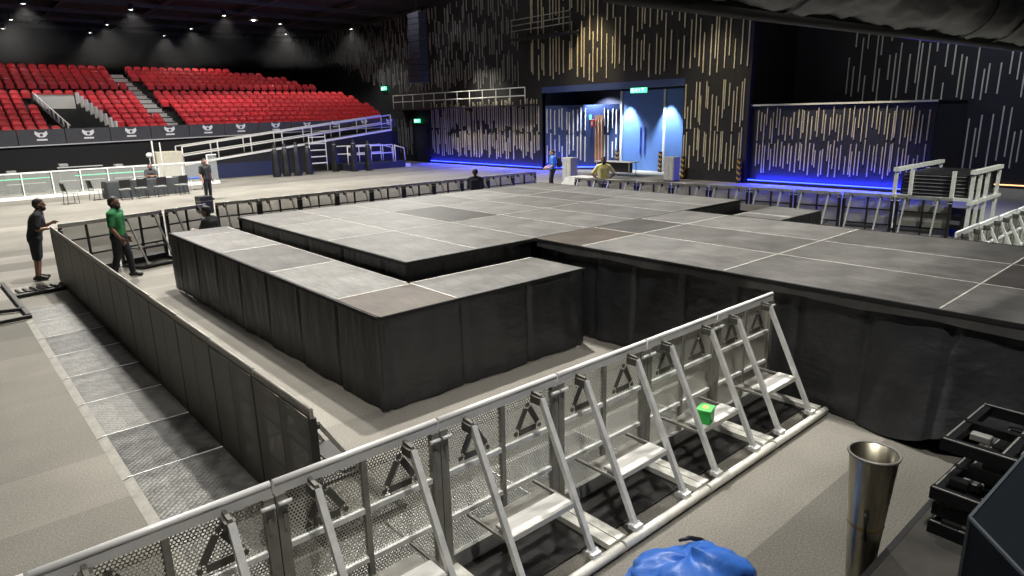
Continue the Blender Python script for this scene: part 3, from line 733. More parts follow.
# ------------------------------------------------------------------ cart with black decks, right
ct = empty('white_steel_transport_cart', (19.0, 4.35, 0)); tag(ct, 'tall white steel transport frame holding black decks beyond the barriers', 'transport frame')
for y in (.38, 2.1):
    MB().box(-.0, 3.6 if y > 1 else 2.4, y - .06, y + .06, 1.60, 1.70).build('top_beam', M['cream'], ct)
    xs_ = (.06, 1.2, 2.4, 3.5) if y > 1 else (.06, .65, 1.3, 2.3)
    for x in xs_: MB().box(x - .03, x + .03, y - .04, y + .04, .12, 1.56).build('post', M['cream'], ct)
    if y > 1:
        MB().box(.0, .08, y - .42, y - .34, .98, 1.66).build('post', M['cream'], ct); MB().box(.0, .08, y - .42, y, .94, 1.02).build('bracket', M['cream'], ct)
    else:
        MB().box(.0, .08, y + .36, y + .44, .94, 1.66).build('post', M['cream'], ct); MB().box(.0, .08, y, y + .44, .94, 1.02).build('bracket', M['cream'], ct)
    MB().box(0, 2.6, y - .05, y + .05, .85, .93).build('bearer', M['cream'], ct)
    MB().box(0, 2.6, y - .05, y + .05, .12, .2).build('bearer', M['cream'], ct)
for x in (.3, 2.3):
    for y in (.38, 2.1): MB().lathe([(0, -.03), (.06, -.03), (.06, .03), (0, .03)], 14).build('caster', M['black'], ct, (x, y, .06)).rotation_euler = (PI / 2, 0, 0)
for k in range(7):
    o = MB().rbox(0, 2.3, 0, 1.5, 0, .078, .012).build('black_deck_panel', M['black'], None, (19.12, 4.83, .94 + .09 * k))
    tag(o, f'black stage deck lying in the white transport frame, {ORD[k]} from the bottom', 'stage deck', 'black decks in the white transport frame')
    MB().box(-.004, .0, .05, 1.45, .03, .045).build('edge_groove', M['grey_steel'], o)
    for yy in (.15, 1.3): MB().box(.1, .2, yy, yy + .06, -.012, 0).build('skid', M['black_matte'], o)
ft = MB().rbox(0, 1.6, 0, 1.5, 0, .34, .02).build('black_base_case', M['black'], None, (19.25, 4.83, .205)); tag(ft, 'black case low inside the white transport frame', 'case')
MB().box(-.01, .0, .1, 1.4, .12, .22).build('label_strip', M['ash'], ft)
mt = MB().box(21.5, 31.9, 3.0, 7.8, .001, .02).build('grey_floor_mat', M['ash']); tag(mt, 'light grey matting on the floor behind the white transport frame', 'matting')
for k in range(3):
    o = empty('white_rail_bundle', (19.6, 3.0 - .22 * k, 0), .0); tag(o, f'white steel rail lying beside the transport frame, {ORD[k]} from the frame', 'steel rail', 'white rails beside the transport frame')
    MB().bar((0, 0, .55), (1.9, 0, .55), .07).build('rail', M['cream'], o)
    for x in (.1, 1.8): MB().bar((x, 0, 0), (x, 0, .52), .05).build('leg', M['cream'], o)

# hazard posts, cabinets and the table at the entrance
def hazard(x, y, label):
    r = empty('hazard_post', (x, y, 0)); tag(r, label, 'post', 'striped entrance posts')
    MB().box(-.07, .07, -.075, .075, 0, 1.1).build('pad', M['black'], r)
    s = MB()
    for k in range(4):
        z = .1 + .25 * k
        s.add([(-.074, -.075, z), (-.074, .075, z + .1), (-.074, .075, z + .2), (-.074, -.075, z + .1)], [(0, 1, 2, 3)[::-1]])
        s.add([(-.07, -.079, z), (.07, -.079, z + .08), (.07, -.079, z + .18), (-.07, -.079, z + .1)], [(0, 1, 2, 3)])
    s.build('stripe', M['yellow_haz'], r)
hazard(30.6, 25.42, 'yellow striped post at the left edge of the blue doors')
hazard(30.6, 22.36, 'yellow striped post in the middle of the blue doors')
hazard(27.85, 19.0, 'yellow striped post at the right edge of the entrance')
hazard(27.85, 16.0, 'yellow striped post at the corner beside the blue-lit box')
for x, y, h_, lab in [(26.8, 18.9, 1.15, 'light grey cabinet at the right edge of the entrance'), (24.0, 22.9, 1.15, 'pale narrow cabinet behind the man in blue')]:
    c = empty('grey_cabinet', (x, y, 0)); tag(c, lab, 'cabinet')
    MB().rbox(-.25, .25, -.28, .28, .05, h_, .02).build('body', M['ash'], c)
    MB().box(-.262, -.25, -.24, -.01, .1, h_ - .06).box(-.262, -.25, .01, .24, .1, h_ - .06).build('door', M['ash'], c)
    MB().box(-.25, .25, -.27, .27, 0, .05).build('plinth', M['black'], c)
rp = empty('pale_cable_ramp', (20.2, 19.2, 0)); tag(rp, 'pale grey sloped box behind the barrier gap', 'box')
MB().add([(0, -.9, 0), (1.4, -.9, 0), (1.4, .9, 0), (0, .9, 0), (.25, -.6, .62), (1.3, -.6, .62), (1.3, .6, .62), (.25, .6, .62)], [(0, 3, 2, 1), (4, 5, 6, 7), (0, 1, 5, 4), (1, 2, 6, 5), (2, 3, 7, 6), (3, 0, 4, 7)]).build('shell', M['ash'], rp)
MB().box(.3, 1.25, -.55, .55, .62, .64).build('top_plate', M['ash'], rp)
tb = empty('folding_table', (27.5, 22.9, 0)); tag(tb, 'grey folding table before the blue doors', 'table')
MB().rbox(-.35, .35, -1.2, 1.2, .72, .76, .01).build('tabletop', M['light_grey'], tb)
for sx in (-.28, .28):
    for sy in (-1.1, 1.1): MB().tube([(sx, sy, 0), (sx, sy, .72)], .02, 8).build('leg', M['grey_steel'], tb)
MB().box(-.05, .0, -1.1, 1.1, .2, .7).build('modesty_panel', M['black'], tb)

# exit signs
def exit_sign(x, y, z, w, label, small=False):
    r = empty('exit_sign', (x, y, z)); tag(r, label, 'exit sign')
    MB().box(-.04, .04, -w / 2, w / 2, -.13, .13).build('housing', M['exit_green'], r)
    s = MB(); yy = w / 2 - .08; xx = -.045
    # E X I T strokes, reading from +Y to -Y
    lw = (w - .16) / 4
    for i, ch in enumerate('EXIT'):
        y1 = yy - i * lw; y0 = y1 - lw * .72; ym = (y0 + y1) / 2; t_ = .022
        def st(a, b): s.bar((xx, a[0], a[1]), (xx, b[0], b[1]), t_, .008, up=(1, 0, 0))
        if ch == 'E': st((y1, -.07), (y1, .07)); [st((y1, q), (y0, q)) for q in (-.07, 0, .07)]
        if ch == 'X': st((y1, -.07), (y0, .07)); st((y1, .07), (y0, -.07))
        if ch == 'I': st((ym, -.07), (ym, .07))
        if ch == 'T': st((ym, -.07), (ym, .07)); st((y1, .07), (y0, .07))
    s.build('lettering', M['exit_white'], r)
exit_sign(28.1, 22.0, 4.33 - .02, 1.0, 'green lit exit sign under the lintel of the blue doors')
exit_sign(27.82, 41.9, 2.95, .7, 'small lit exit sign above the navy side door')
exit_sign(29.85, 27.0, 3.0, .4, 'small green lit sign on the timber lining inside the entrance')
exit_sign(27.86, 46.3, 5.4, .7, 'small lit exit sign high on the slatted wall beside the seats')
rb = MB().rbox(29.75, 29.9, 26.5, 26.75, 2.45, 2.85, .02).build('red_alarm_box', M['red_sign']); tag(rb, 'small red box on the timber lining inside the entrance', 'alarm box')
MB().box(29.735, 29.75, 26.55, 26.7, 2.55, 2.75).build('cover', M['white'], rb)

# ------------------------------------------------------------------ seating bank
NR = 14; PY, PZ = .66, .285
rowY = lambda k: 43.0 + PY * k
rowZ = lambda k: 2.42 + PZ * k
rend = [25.4, 25.4, 25.45, 25.5, 25.5, 25.4, 25.1, 24.5, 23.8, 23.0, 22.2, 21.2, 19.8, 17.8]
tiers = MB()
KV = 6
for k in range(NR):
    y0 = rowY(k) - .45; z = rowZ(k); x1 = min(rend[k] + .6, 27.7)
    if k < KV:
        f0 = (y0 - 42.5) / 4.3
        xl = 6.35 - .85 * f0; xr = 8.65 - 1.1 * f0
        tiers.box(-10, xl - .1, y0, y0 + PY + .01, 0, z); tiers.box(xr + .1, x1, y0, y0 + PY + .01, 0, z)
    else: tiers.box(-10, x1, y0, y0 + PY + .01, 0, z)
tb = tiers.build('floor_seating_tiers', M['concrete']); struct(tb)
st = MB()
for k in range(NR * 2):
    kk = k / 2; xa = 11.95 - .085 * kk
    st.box(xa - .42, xa + .42, 42.6 + PY * kk, 42.6 + PY * kk + .06, 2.42 + PZ * int(kk), 2.42 + PZ * int(kk) + (.04 if k % 2 == 0 else .22))
st.build('stair_nosing', M['light_grey'], tb)
# vomitory
vm = empty('seating_vomitory', (7.3, 43, 0)); tag(vm, 'white walled entrance opening cut into the red seating', 'vomitory')
o0 = Vector((7.3, 43, 0))
def vw(name, pts, m):   # vertical wall following a line with sloped top
    (xa, ya, za), (xb, yb, zb2) = pts; t_ = .05
    vs = []
    for x in (-t_, t_):
        vs += [(xa + x - 7.3, ya - 43, 0), (xb + x - 7.3, yb - 43, 0), (xb + x - 7.3, yb - 43, zb2), (xa + x - 7.3, ya - 43, za)]
    return MB().add(vs, [(0, 1, 2, 3), (7, 6, 5, 4), (0, 4, 5, 1), (1, 5, 6, 2), (2, 6, 7, 3), (3, 7, 4, 0)]).build(name, m, vm)
MB().box(-1.82, .18, 3.85, 3.95, 3.95, 4.92).build('end_panel', M['white'], vm)
MB().box(-1.84, .2, 3.82, 3.98, 4.92, 4.98).build('handrail', M['red_sign'], vm)
vw('side_wall', ((6.38, 42.6, 2.75), (5.52, 46.8, 4.6)), M['concrete'])
vw('side_wall', ((8.62, 42.6, 2.75), (7.54, 46.8, 4.6)), M['concrete'])
for k in range(9):
    f = (k + .5) / 9; x = 8.62 - 1.08 * f; y = 42.6 + 4.2 * f; z = 2.78 + 1.85 * f
    MB().box(-.05, .05, -.14, .14, -.15, .5).build('balustrade_panel', M['white'], vm, (x - 7.3, y - 43, z), .25)
for k in range(8):
    f = (k + .5) / 8; x = 6.38 - .86 * f; y = 42.6 + 4.2 * f; z = 2.78 + 1.85 * f
    MB().tube([(x - 7.3, y - 43, z), (x - 7.3, y - 43, z + .45)], .04, 6).build('rail_post', M['white'], vm)
MB().tube([(-.92, -.4, 3.2), (-1.78, 3.8, 5.0)], .03, 6).build('handrail', M['white'], vm)
MB().box(-1.6, .1, 3.6, 3.7, 2.6, 3.3).build('lintel', M['fascia'], vm)
MB().box(-.35, .5, .2, 3.5, 0, 1.8).build('stair_flight', M['concrete'], vm)

# seats
def seat_mesh():
    mb = MB(); G = []
    for side in (0, 1):
        for j in range(6):
            pass
    n = 8; front = []; back = []
    for j in range(6):
        f = j / 5; z = .38 + .50 * f; w = .235 - .05 * f ** 4
        rf = []; rb_ = []
        for i in range(n + 1):
            u = -1 + 2 * i / n
            zz = z - (.05 * u ** 4 if j == 5 else 0)
            y = .10 + .12 * f - .04 * u * u * -1 * -1
            rf.append((u * w, y - .03, zz)); rb_.append((u * w, y + .03, zz))
        front.append(rf); back.append(rb_)
    mb.grid(front, 0); mb.grid([r[::-1] for r in back], 0)
    rim = [front[-1], back[-1]]; mb.grid(rim, 0); mb.grid([front[0][::-1], back[0][::-1]], 1)
    mb.grid([[front[j][0] for j in range(6)], [back[j][0] for j in range(6)]], 0); mb.grid([[back[j][-1] for j in range(6)], [front[j][-1] for j in range(6)]], 0)
    # tipped-up squab
    mb.rbox(-.215, .215, -.09, .0, .36, .72, .03, 0)
    mb.box(-.262, -.238, -.16, .16, .30, .56, 1); mb.box(.238, .262, -.16, .16, .30, .56, 1)
    mb.box(-.20, -.15, 0, .08, 0, .4, 1); mb.box(.15, .20, 0, .08, 0, .4, 1)
    return mb.mesh('tip_up_seat')
sm = seat_mesh(); sm.transform(Matrix.Diagonal((.93, .9, .9, 1))); sm.materials.append(M['seat_red']); sm.materials.append(M['seat_frame'])
spots = []
rg = random.Random(9)
for k in range(NR):
    y = rowY(k); z = rowZ(k); f0 = (y - .45 - 42.5) / 4.3
    x = -3.2
    while x < rend[k]:
        x += .53
        if k < KV and 6.35 - .85 * f0 - .45 < x < 8.65 - 1.1 * f0 + .45: continue
        if k == KV and 5.2 < x < 7.8: continue
        xa = 11.95 - .085 * k
        if abs(x - xa) < .6: continue
        if k == 8: continue            # cross aisle
        # rows are cut off by the frame on the left
        if x < 1.2 + .06 * k: continue
        side = 'left of the white opening' if x < 7 else ('between the white opening and the stair' if x < xa else 'right of the stair')
        spots.append((y + .728 / .637 * 0, x, y, z, k, side))
spots.sort(key=lambda s: .637 * s[1] + .728 * s[2])
rn = ['front', 'second', 'third', 'fourth', 'fifth', 'sixth', 'seventh', 'eighth', '', 'ninth', 'tenth', 'eleventh', 'twelfth', 'top']
rest = MB()
proto = None
for i, (_, x, y, z, k, side) in enumerate(spots):
    if i < 300:
        o = bpy.data.objects.new('stadium_seat', sm) if proto is None else proto.copy()
        if proto is None: proto = o
        COL.objects.link(o); o.location = (x, y, z)
        tag(o, f'red tip-up seat in the {rn[k]} row, {side}', 'seat', f'red seats of the {rn[k]} row, {side}')
    else:
        rest.add([(v.co.x + x, v.co.y + y, v.co.z + z) for v in sm.vertices], [p.vertices[:] for p in sm.polygons], 0, True)
        n = len(sm.polygons); rest.mi[-n:] = [p.material_index for p in sm.polygons]
o = rest.build('stadium_seat_rows', [M['seat_red'], M['seat_frame']]); tag(o, 'remaining red tip-up seats of the far rows', 'seats', None, 'stuff')
print('SEATS', len(spots))

# fascia panels with the white emblem
zt0, zt1, zb0, zb1 = 3.03, 3.16, 2.22, 2.58
XF0, XF1 = -2.0, 25.6; NF = 13
def fz(x, a, b): return a + (b - a) * (x - 3.2) / (25.2 - 3.2)
xc = [2.95, 5.0, 7.1, 9.15, 11.15, 13.25, 15.2, 17.4, 19.5, 21.5, 23.7, 25.7]
# centres follow the emblems
for i, x in enumerate(xc):
    x0 = x - 1.0 if i == 0 else (xc[i - 1] + x) / 2 + .02
    x1 = (x + xc[i + 1]) / 2 - .02 if i < len(xc) - 1 else x + .6
    r = empty('fascia_panel', (x, 42.3, 0)); tag(r, f'dark grey front panel with a white emblem under the red seats, {ORD[i]} from the left', 'front panel', 'emblem panels under the red seats')
    a0, a1, b0, b1 = fz(x0, zt0, zt1), fz(x1, zt0, zt1), fz(x0, zb0, zb1), fz(x1, zb0, zb1)
    vs = [(x0 - x, 0, b0), (x1 - x, 0, b1), (x1 - x, 0, a1), (x0 - x, 0, a0), (x0 - x, .08, b0), (x1 - x, .08, b1), (x1 - x, .08, a1), (x0 - x, .08, a0)]
    MB().add(vs, [(0, 1, 2, 3), (7, 6, 5, 4), (0, 4, 5, 1), (1, 5, 6, 2), (2, 6, 7, 3), (3, 7, 4, 0)]).build('board', M['fascia'], r)
    zm = (fz(x, zt0, zt1) + fz(x, zb0, zb1)) / 2 + .05; s_ = .95 if i < 8 else .8
    em = MB()
    for sx in (-1, 1):
        pts = [(.04, .14), (.27, .27), (.30, .12), (.20, -.02), (.08, -.08)]
        vs = [(sx * px * s_, -.02, zm + pz * s_) for px, pz in pts] + [(sx * px * s_, -.002, zm + pz * s_) for px, pz in pts]
        n = 5; em.add(vs, [list(range(n)), [n + q for q in range(n)][::-1]] + [(q, (q + 1) % n, n + (q + 1) % n, n + q) for q in range(n)])
    em.tube([(0, -.03, zm + .06 * s_), (0, -.002, zm + .06 * s_)], .13 * s_, 14)
    em.box(-.24 * s_, .24 * s_, -.02, -.002, zm - .24 * s_, zm - .15 * s_)
    em.build('emblem', M['emblem'], r)
    em2 = MB().tube([(0, -.034, zm + .06 * s_), (0, -.03, zm + .06 * s_)], .075 * s_, 12); em2.build('emblem_centre', M['fascia'], r)
o = MB().bar((-2, 42.26, fz(-2, zb0, zb1) - .02), (25.9, 42.26, fz(25.9, zb0, zb1) - .02), .06, .05).build('trim_fascia_lower', M['light_grey']); struct(o)
struct(MB().box(-10, 26.4, 42.36, 42.5, 0, 2.3).build('wall_under_seating', M['black_matte']))

# ------------------------------------------------------------------ ramp with white handrails
rm = empty('white_railed_ramp', (11.2, 40.6, 0)); tag(rm, 'long dark ramp with white handrails rising below the red seats', 'ramp')
def rz_(x): return .95 + (x) * (2.45 - .95) / 13.6
vs = []
for y in (0, 1.3):
    vs += [(0, y, 0), (13.6, y, 0), (13.6, y, rz_(13.6)), (0, y, rz_(0))]
MB().add(vs, [(0, 1, 2, 3), (7, 6, 5, 4), (0, 4, 5, 1), (1, 5, 6, 2), (2, 6, 7, 3), (3, 7, 4, 0)]).build('body', M['black_matte'], rm)
MB().box(.1, 5.2, -.03, -.004, 0, .85).build('skirt_panel', mat('navy_skirt', (.012, .018, .06), .6), rm)
MB().bar((0, -.03, rz_(0) - .03), (13.6, -.03, rz_(13.6) - .03), .05, .12).build('side_channel', M['cream'], rm)
for y in (0.02, 1.28):
    for dz in (.95, .45): MB().tube([(0, y, rz_(0) + dz), (13.6, y, rz_(13.6) + dz)], .04, 8).build('handrail', M['white'], rm)
    for k in range(8):
        x = 13.6 * k / 7; MB().tube([(x, y, rz_(x)), (x, y, rz_(x) + .95)], .035, 8).build('post', M['white'], rm)
# landing with railings and steps beside the ramp
ld = empty('low_landing', (20.3, 38.6, 0)); tag(ld, 'low dark landing with white railings at the foot of the ramp', 'platform')
MB().box(0, 4.2, 0, 1.6, 0, .42).build('deck', M['navy'], ld)
for y in (0, 1.55):
    for z in (1.0, 1.5): MB().tube([(0, y, z), (3.3, y, z)], .035, 8).build('rail', M['white'], ld)
    MB().tube([(3.45, y, 1.45), (4.15, y, 1.25), (4.2, y, .45)], .035, 8).build('rail', M['white'], ld)
    for x in (0, 1.65, 3.3, 3.45): MB().tube([(x, y, .4), (x, y, 1.5)], .03, 8).build('post', M['white'], ld)
MB().box(4.2, 4.6, 0, 1.6, 0, .22).build('step', M['light_grey'], ld)
sh = empty('white_rung_rack', (18.75, 39.9, 0)); tag(sh, 'white steel rack of rungs between the black covered bundles', 'rack')
for x in (-.35, .75): MB().tube([(x, 0, 0), (x, 0, 2.3)], .03, 8).build('upright', M['white'], sh)
for z in (.55, .95, 1.35, 1.75, 2.15): MB().box(-.35, .75, -.05, .05, z - .03, z + .03).build('rung', M['white'], sh)
# black covered bundles
def bundle(x, y, h_, label, sd):
    rgb = random.Random(sd); r = empty('covered_bundle', (x, y, 0)); tag(r, label, 'covered bundle', 'black covered bundles before the ramp')
    prof = [(.30, 0), (.33, .1), (.29, .5), (.25, .9), (.27, 1.2), (.22, h_ - .35), (.12, h_ - .22), (.17, h_ - .08), (.08, h_)]
    n = 20; vs = []
    for rr, z in prof:
        for k in range(n):
            t_ = 2 * PI * k / n; q = rr * .7 * (1 + .12 * math.sin(5 * t_ + sd) + .06 * math.sin(9 * t_ + z * 3)); vs.append((q * math.cos(t_), q * math.sin(t_), z))
    mb = MB().add(vs, [(i * n + k, i * n + (k + 1) % n, (i + 1) * n + (k + 1) % n, (i + 1) * n + k) for i in range(len(prof) - 1) for k in range(n)], 0, True)
    mb.f.append([len(vs) - n + k for k in range(n)]); mb.mi.append(0); mb.sm.append(False)
    mb.build('cover', M['skirt_soft'], r)
    MB().lathe([(.085, -.03), (.105, -.02), (.105, .02), (.085, .03)], 14).build('tie', M['grey_steel'], r, (0, 0, h_ - .22))
bxs = [15.6, 16.2, 16.85, 17.6, 19.7, 20.5, 21.35]
byy = [38.5, 38.5, 38.4, 38.5, 39.2, 38.2, 37.9]
for i, (x, y) in enumerate(zip(bxs, byy)):
    bundle(x, y, 1.85 + .05 * (i % 3), ('tall black covered bundle of the left group before the ramp, %s from the left' % ORD[i]) if i < 4 else ('tall black covered bundle of the right group before the ramp, %s from the white rack' % ORD[i - 4]), i + 1)

# ------------------------------------------------------------------ clear barrier, table, chairs, crates on the far left
for k in range(9):
    x = 1.0 + BL * k; y = 36.95 + .10 * k
    r = empty('clear_panel_barrier', (x, y, 0)); tag(r, f'white framed see-through barrier panel at the far left, {ORD[k]} from the left', 'barrier', 'white framed see-through barriers')
    MB().box(.05, BL - .05, -.006, .006, .16, 1.14).build('clear_pane', M['plexi'], r)
    MB().box(0, .045, -.03, .03, 0, 1.2).build('post', M['white'], r)
    MB().box(.045, BL - .01, -.02, .02, 1.14, 1.2).build('top_rail', M['white'], r)
    MB().box(.045, BL - .01, -.12, .05, 0, .14).build('base', M['white'], r)
for k in range(1):
    r = empty('clear_panel_barrier', (11.5, 37.6 + .1 * k, 0)); tag(r, ['narrow white framed see-through panel behind the standing woman', 'white framed see-through barrier panel at the foot of the ramp'][k], 'barrier', 'white framed see-through barriers')
    MB().box(.05, .5, -.006, .006, .16, 1.5).build('clear_pane', M['plexi'], r)
    MB().box(0, .05, -.03, .03, 0, 1.55).build('post', M['white'], r)
    MB().box(.05, .52, -.02, .02, 1.5, 1.55).build('top_rail', M['white'], r)
    MB().box(.05, .52, -.12, .05, 0, .14).build('base', M['white'], r)
for k, (x0, x1) in enumerate([(1.5, 4.6), (5.6, 9.3)]):
    r = MB().tube([(x0, 38.6, .82), (x1, 38.7, .82)], .02, 6).build('green_light_line', M['green_line']); tag(r, ['thin green lit line behind the clear panels at far left', 'thin green lit line behind the clear panels by the table'][k], 'led strip')
    for xx in (x0 + .1, x1 - .1): MB().box(xx - .02, xx + .02, 38.6, 38.7, 0, .81).build('stand', M['black'], r)
# covered table
tt = empty('covered_table', (6.0, 33.7, 0), .06); tag(tt, 'long table under a dark cloth with chairs at it', 'table')
MB().rbox(0, 3.35, 0, .8, .70, .75, .01).build('tabletop', M['table_cloth'], tt)
skirt_mesh([(-.01, .81), (-.01, -.01), (3.36, -.01), (3.36, .81), (-.01, .81)], .74, .02, .035, 31, rows=8).build('cloth_skirt', M['table_cloth'], tt)
MB().box(1.2, 1.7, .3, .65, .752, .77).box(2.5, 2.8, .2, .5, .752, .765).build('papers', M['light_grey'], tt)
def chair(loc, rz, label, zs=1):
    r = empty('stacking_chair', loc, rz); r.scale = (1, 1, zs); tag(r, label, 'chair', 'black stacking chairs by the table')
    MB().rbox(-.22, .22, -.22, .22, .43, .47, .015).build('seat', M['grey_steel'], r)
    G = [[(-.21 + .42 * i / 6, .21 + .06 * f + .03 * (1 - (2 * i / 6 - 1) ** 2), .55 + .33 * f) for i in range(7)] for f in (0, .33, .66, 1)]
    b = MB().grid(G); b.grid([[(x, y + .025, z) for x, y, z in q][::-1] for q in G]); b.build('backrest', M['black'], r)
    for sx in (-.2, .2):
        MB().tube([(sx, -.2, 0), (sx, -.19, .43)], .013, 6).build('leg', M['black'], r)
        MB().tube([(sx, .24, 0), (sx, .20, .43), (sx, .22, .55), (sx, .28, .86)], .013, 6).build('leg', M['black'], r)
chs = [(6.55, 33.05), (7.2, 33.1), (8.0, 33.2), (8.9, 33.25)]
for i, (x, y) in enumerate(chs): chair((x, y, 0), PI + .1 * (i - 1), f'black stacking chair tucked at the near side of the dark table, {ORD[i]} from the left')
chair((5.62, 34.0, 0), PI / 2 + .3, 'black stacking chair at the left end of the dark table')
chair((4.55, 33.3, 0), PI / 2 + .25, 'lone black chair on the open floor left of the dark table')
bt = empty('blue_bench', (9.7, 34.6, 0)); tag(bt, 'small blue topped bench right of the dark table', 'bench')
MB().rbox(0, .7, 0, .45, .55, .62, .02).build('top', mat('blue_vinyl', (.03, .08, .30), .5), bt)
for x in (.05, .65):
    for y in (.05, .4): MB().tube([(x, y, 0), (x, y, .55)], .015, 6).build('leg', M['white'], bt)
ck = empty('beige_crate', (9.75, 40.3, 0)); tag(ck, 'beige covered crate with a white top rail behind the seated man', 'crate')
MB().rbox(0, 1.35, 0, 1.0, 0, 1.68, .03).build('body', mat('beige_cover', (.50, .47, .36), .7, 0, .1, 5), ck)
MB().tube([(-.1, .1, 0), (-.1, .1, 2.3)], .04, 6).tube([(.25, -.02, 0), (.25, -.02, 2.2)], .03, 6).build('pole', M['white'], ck)
MB().ball((-.35, -.05, 1.55), (.17, .12, .14)).bar((-.35, -.05, 0), (-.35, -.05, 1.5), .04).build('lamp_head', M['white'], ck)
for i, (x, y, w_, z) in enumerate([(1.6, 40.2, 1.0, 1.25), (3.0, 40.5, 1.6, .95), (5.2, 40.6, 2.0, 1.15), (7.6, 40.2, 1.6, 1.0)]):
    r = empty('equipment_case', (x, y, 0)); tag(r, ['black equipment case with pale edges at the far left margin', 'low black equipment case second from the far left margin', 'wide black equipment case behind the clear panels', 'black equipment case beside the beige crate'][i], 'equipment case', 'black equipment cases behind the clear panels')
    MB().rbox(0, w_, 0, .7, .1, z, .02).build('body', M['black'], r)
    MB().box(-.01, w_ + .01, -.01, .02, z - .03, z + .01).box(-.01, w_ + .01, -.01, .02, .45, .48).build('edge_strip', M['light_grey'], r)
    MB().rbox(.1, .5, .1, .5, z + .01, z + .16, .02).build('mixer', M['ash'], r)
    for xx in (.12, w_ - .12): MB().ball((xx, .2, .05), .05).build('caster', M['black'], r)

# ------------------------------------------------------------------ people
def cap(mb, p0, r0, p1, r1, n=12):
    p0 = Vector(p0); p1 = Vector(p1); d = p1 - p0; L_ = d.length
    d = d.normalized() if L_ > 1e-6 else Vector((0, 0, 1))
    u = Vector((0, 0, 1)) if abs(d.z) < .9 else Vector((1, 0, 0)); a = d.cross(u).normalized(); b = a.cross(d).normalized()
    rings = []
    for j in range(1, 5):
        t_ = PI / 2 * (1 - j / 4); rings.append((p0 - d * r0 * math.sin(t_), r0 * math.cos(t_)))
    for j in range(0, 4):
        t_ = PI / 2 * j / 4; rings.append((p1 + d * r1 * math.sin(t_), r1 * math.cos(t_)))
    vs = [p0 - d * r0] + [c + (a * math.cos(2 * PI * k / n) + b * math.sin(2 * PI * k / n)) * q for c, q in rings for k in range(n)] + [p1 + d * r1]
    fs = [(0, 1 + (k + 1) % n, 1 + k) for k in range(n)]
    for i in range(len(rings) - 1):
        fs += [(1 + i * n + k, 1 + i * n + (k + 1) % n, 1 + (i + 1) * n + (k + 1) % n, 1 + (i + 1) * n + k) for k in range(n)]
    e_ = len(vs) - 1; b0 = 1 + (len(rings) - 1) * n
    fs += [(e_, b0 + k, b0 + (k + 1) % n) for k in range(n)]
    mb.add(vs, fs, 0, True)
def remesh(mb, name, m, parent, vox, smooth=4):
    o = mb.build(name, m, None); fix_winding(o)
    md = o.modifiers.new('r', 'REMESH'); md.mode = 'VOXEL'; md.voxel_size = vox; md.use_smooth_shade = True
    ms = o.modifiers.new('s', 'SMOOTH'); ms.factor = .5; ms.iterations = smooth
    dg = bpy.context.evaluated_depsgraph_get(); me = bpy.data.meshes.new_from_object(o.evaluated_get(dg)); me.name = name
    old = o.data; o.modifiers.clear(); o.data = me; bpy.data.meshes.remove(old)
    if not me.materials: me.materials.append(m)
    o.parent = parent; return o

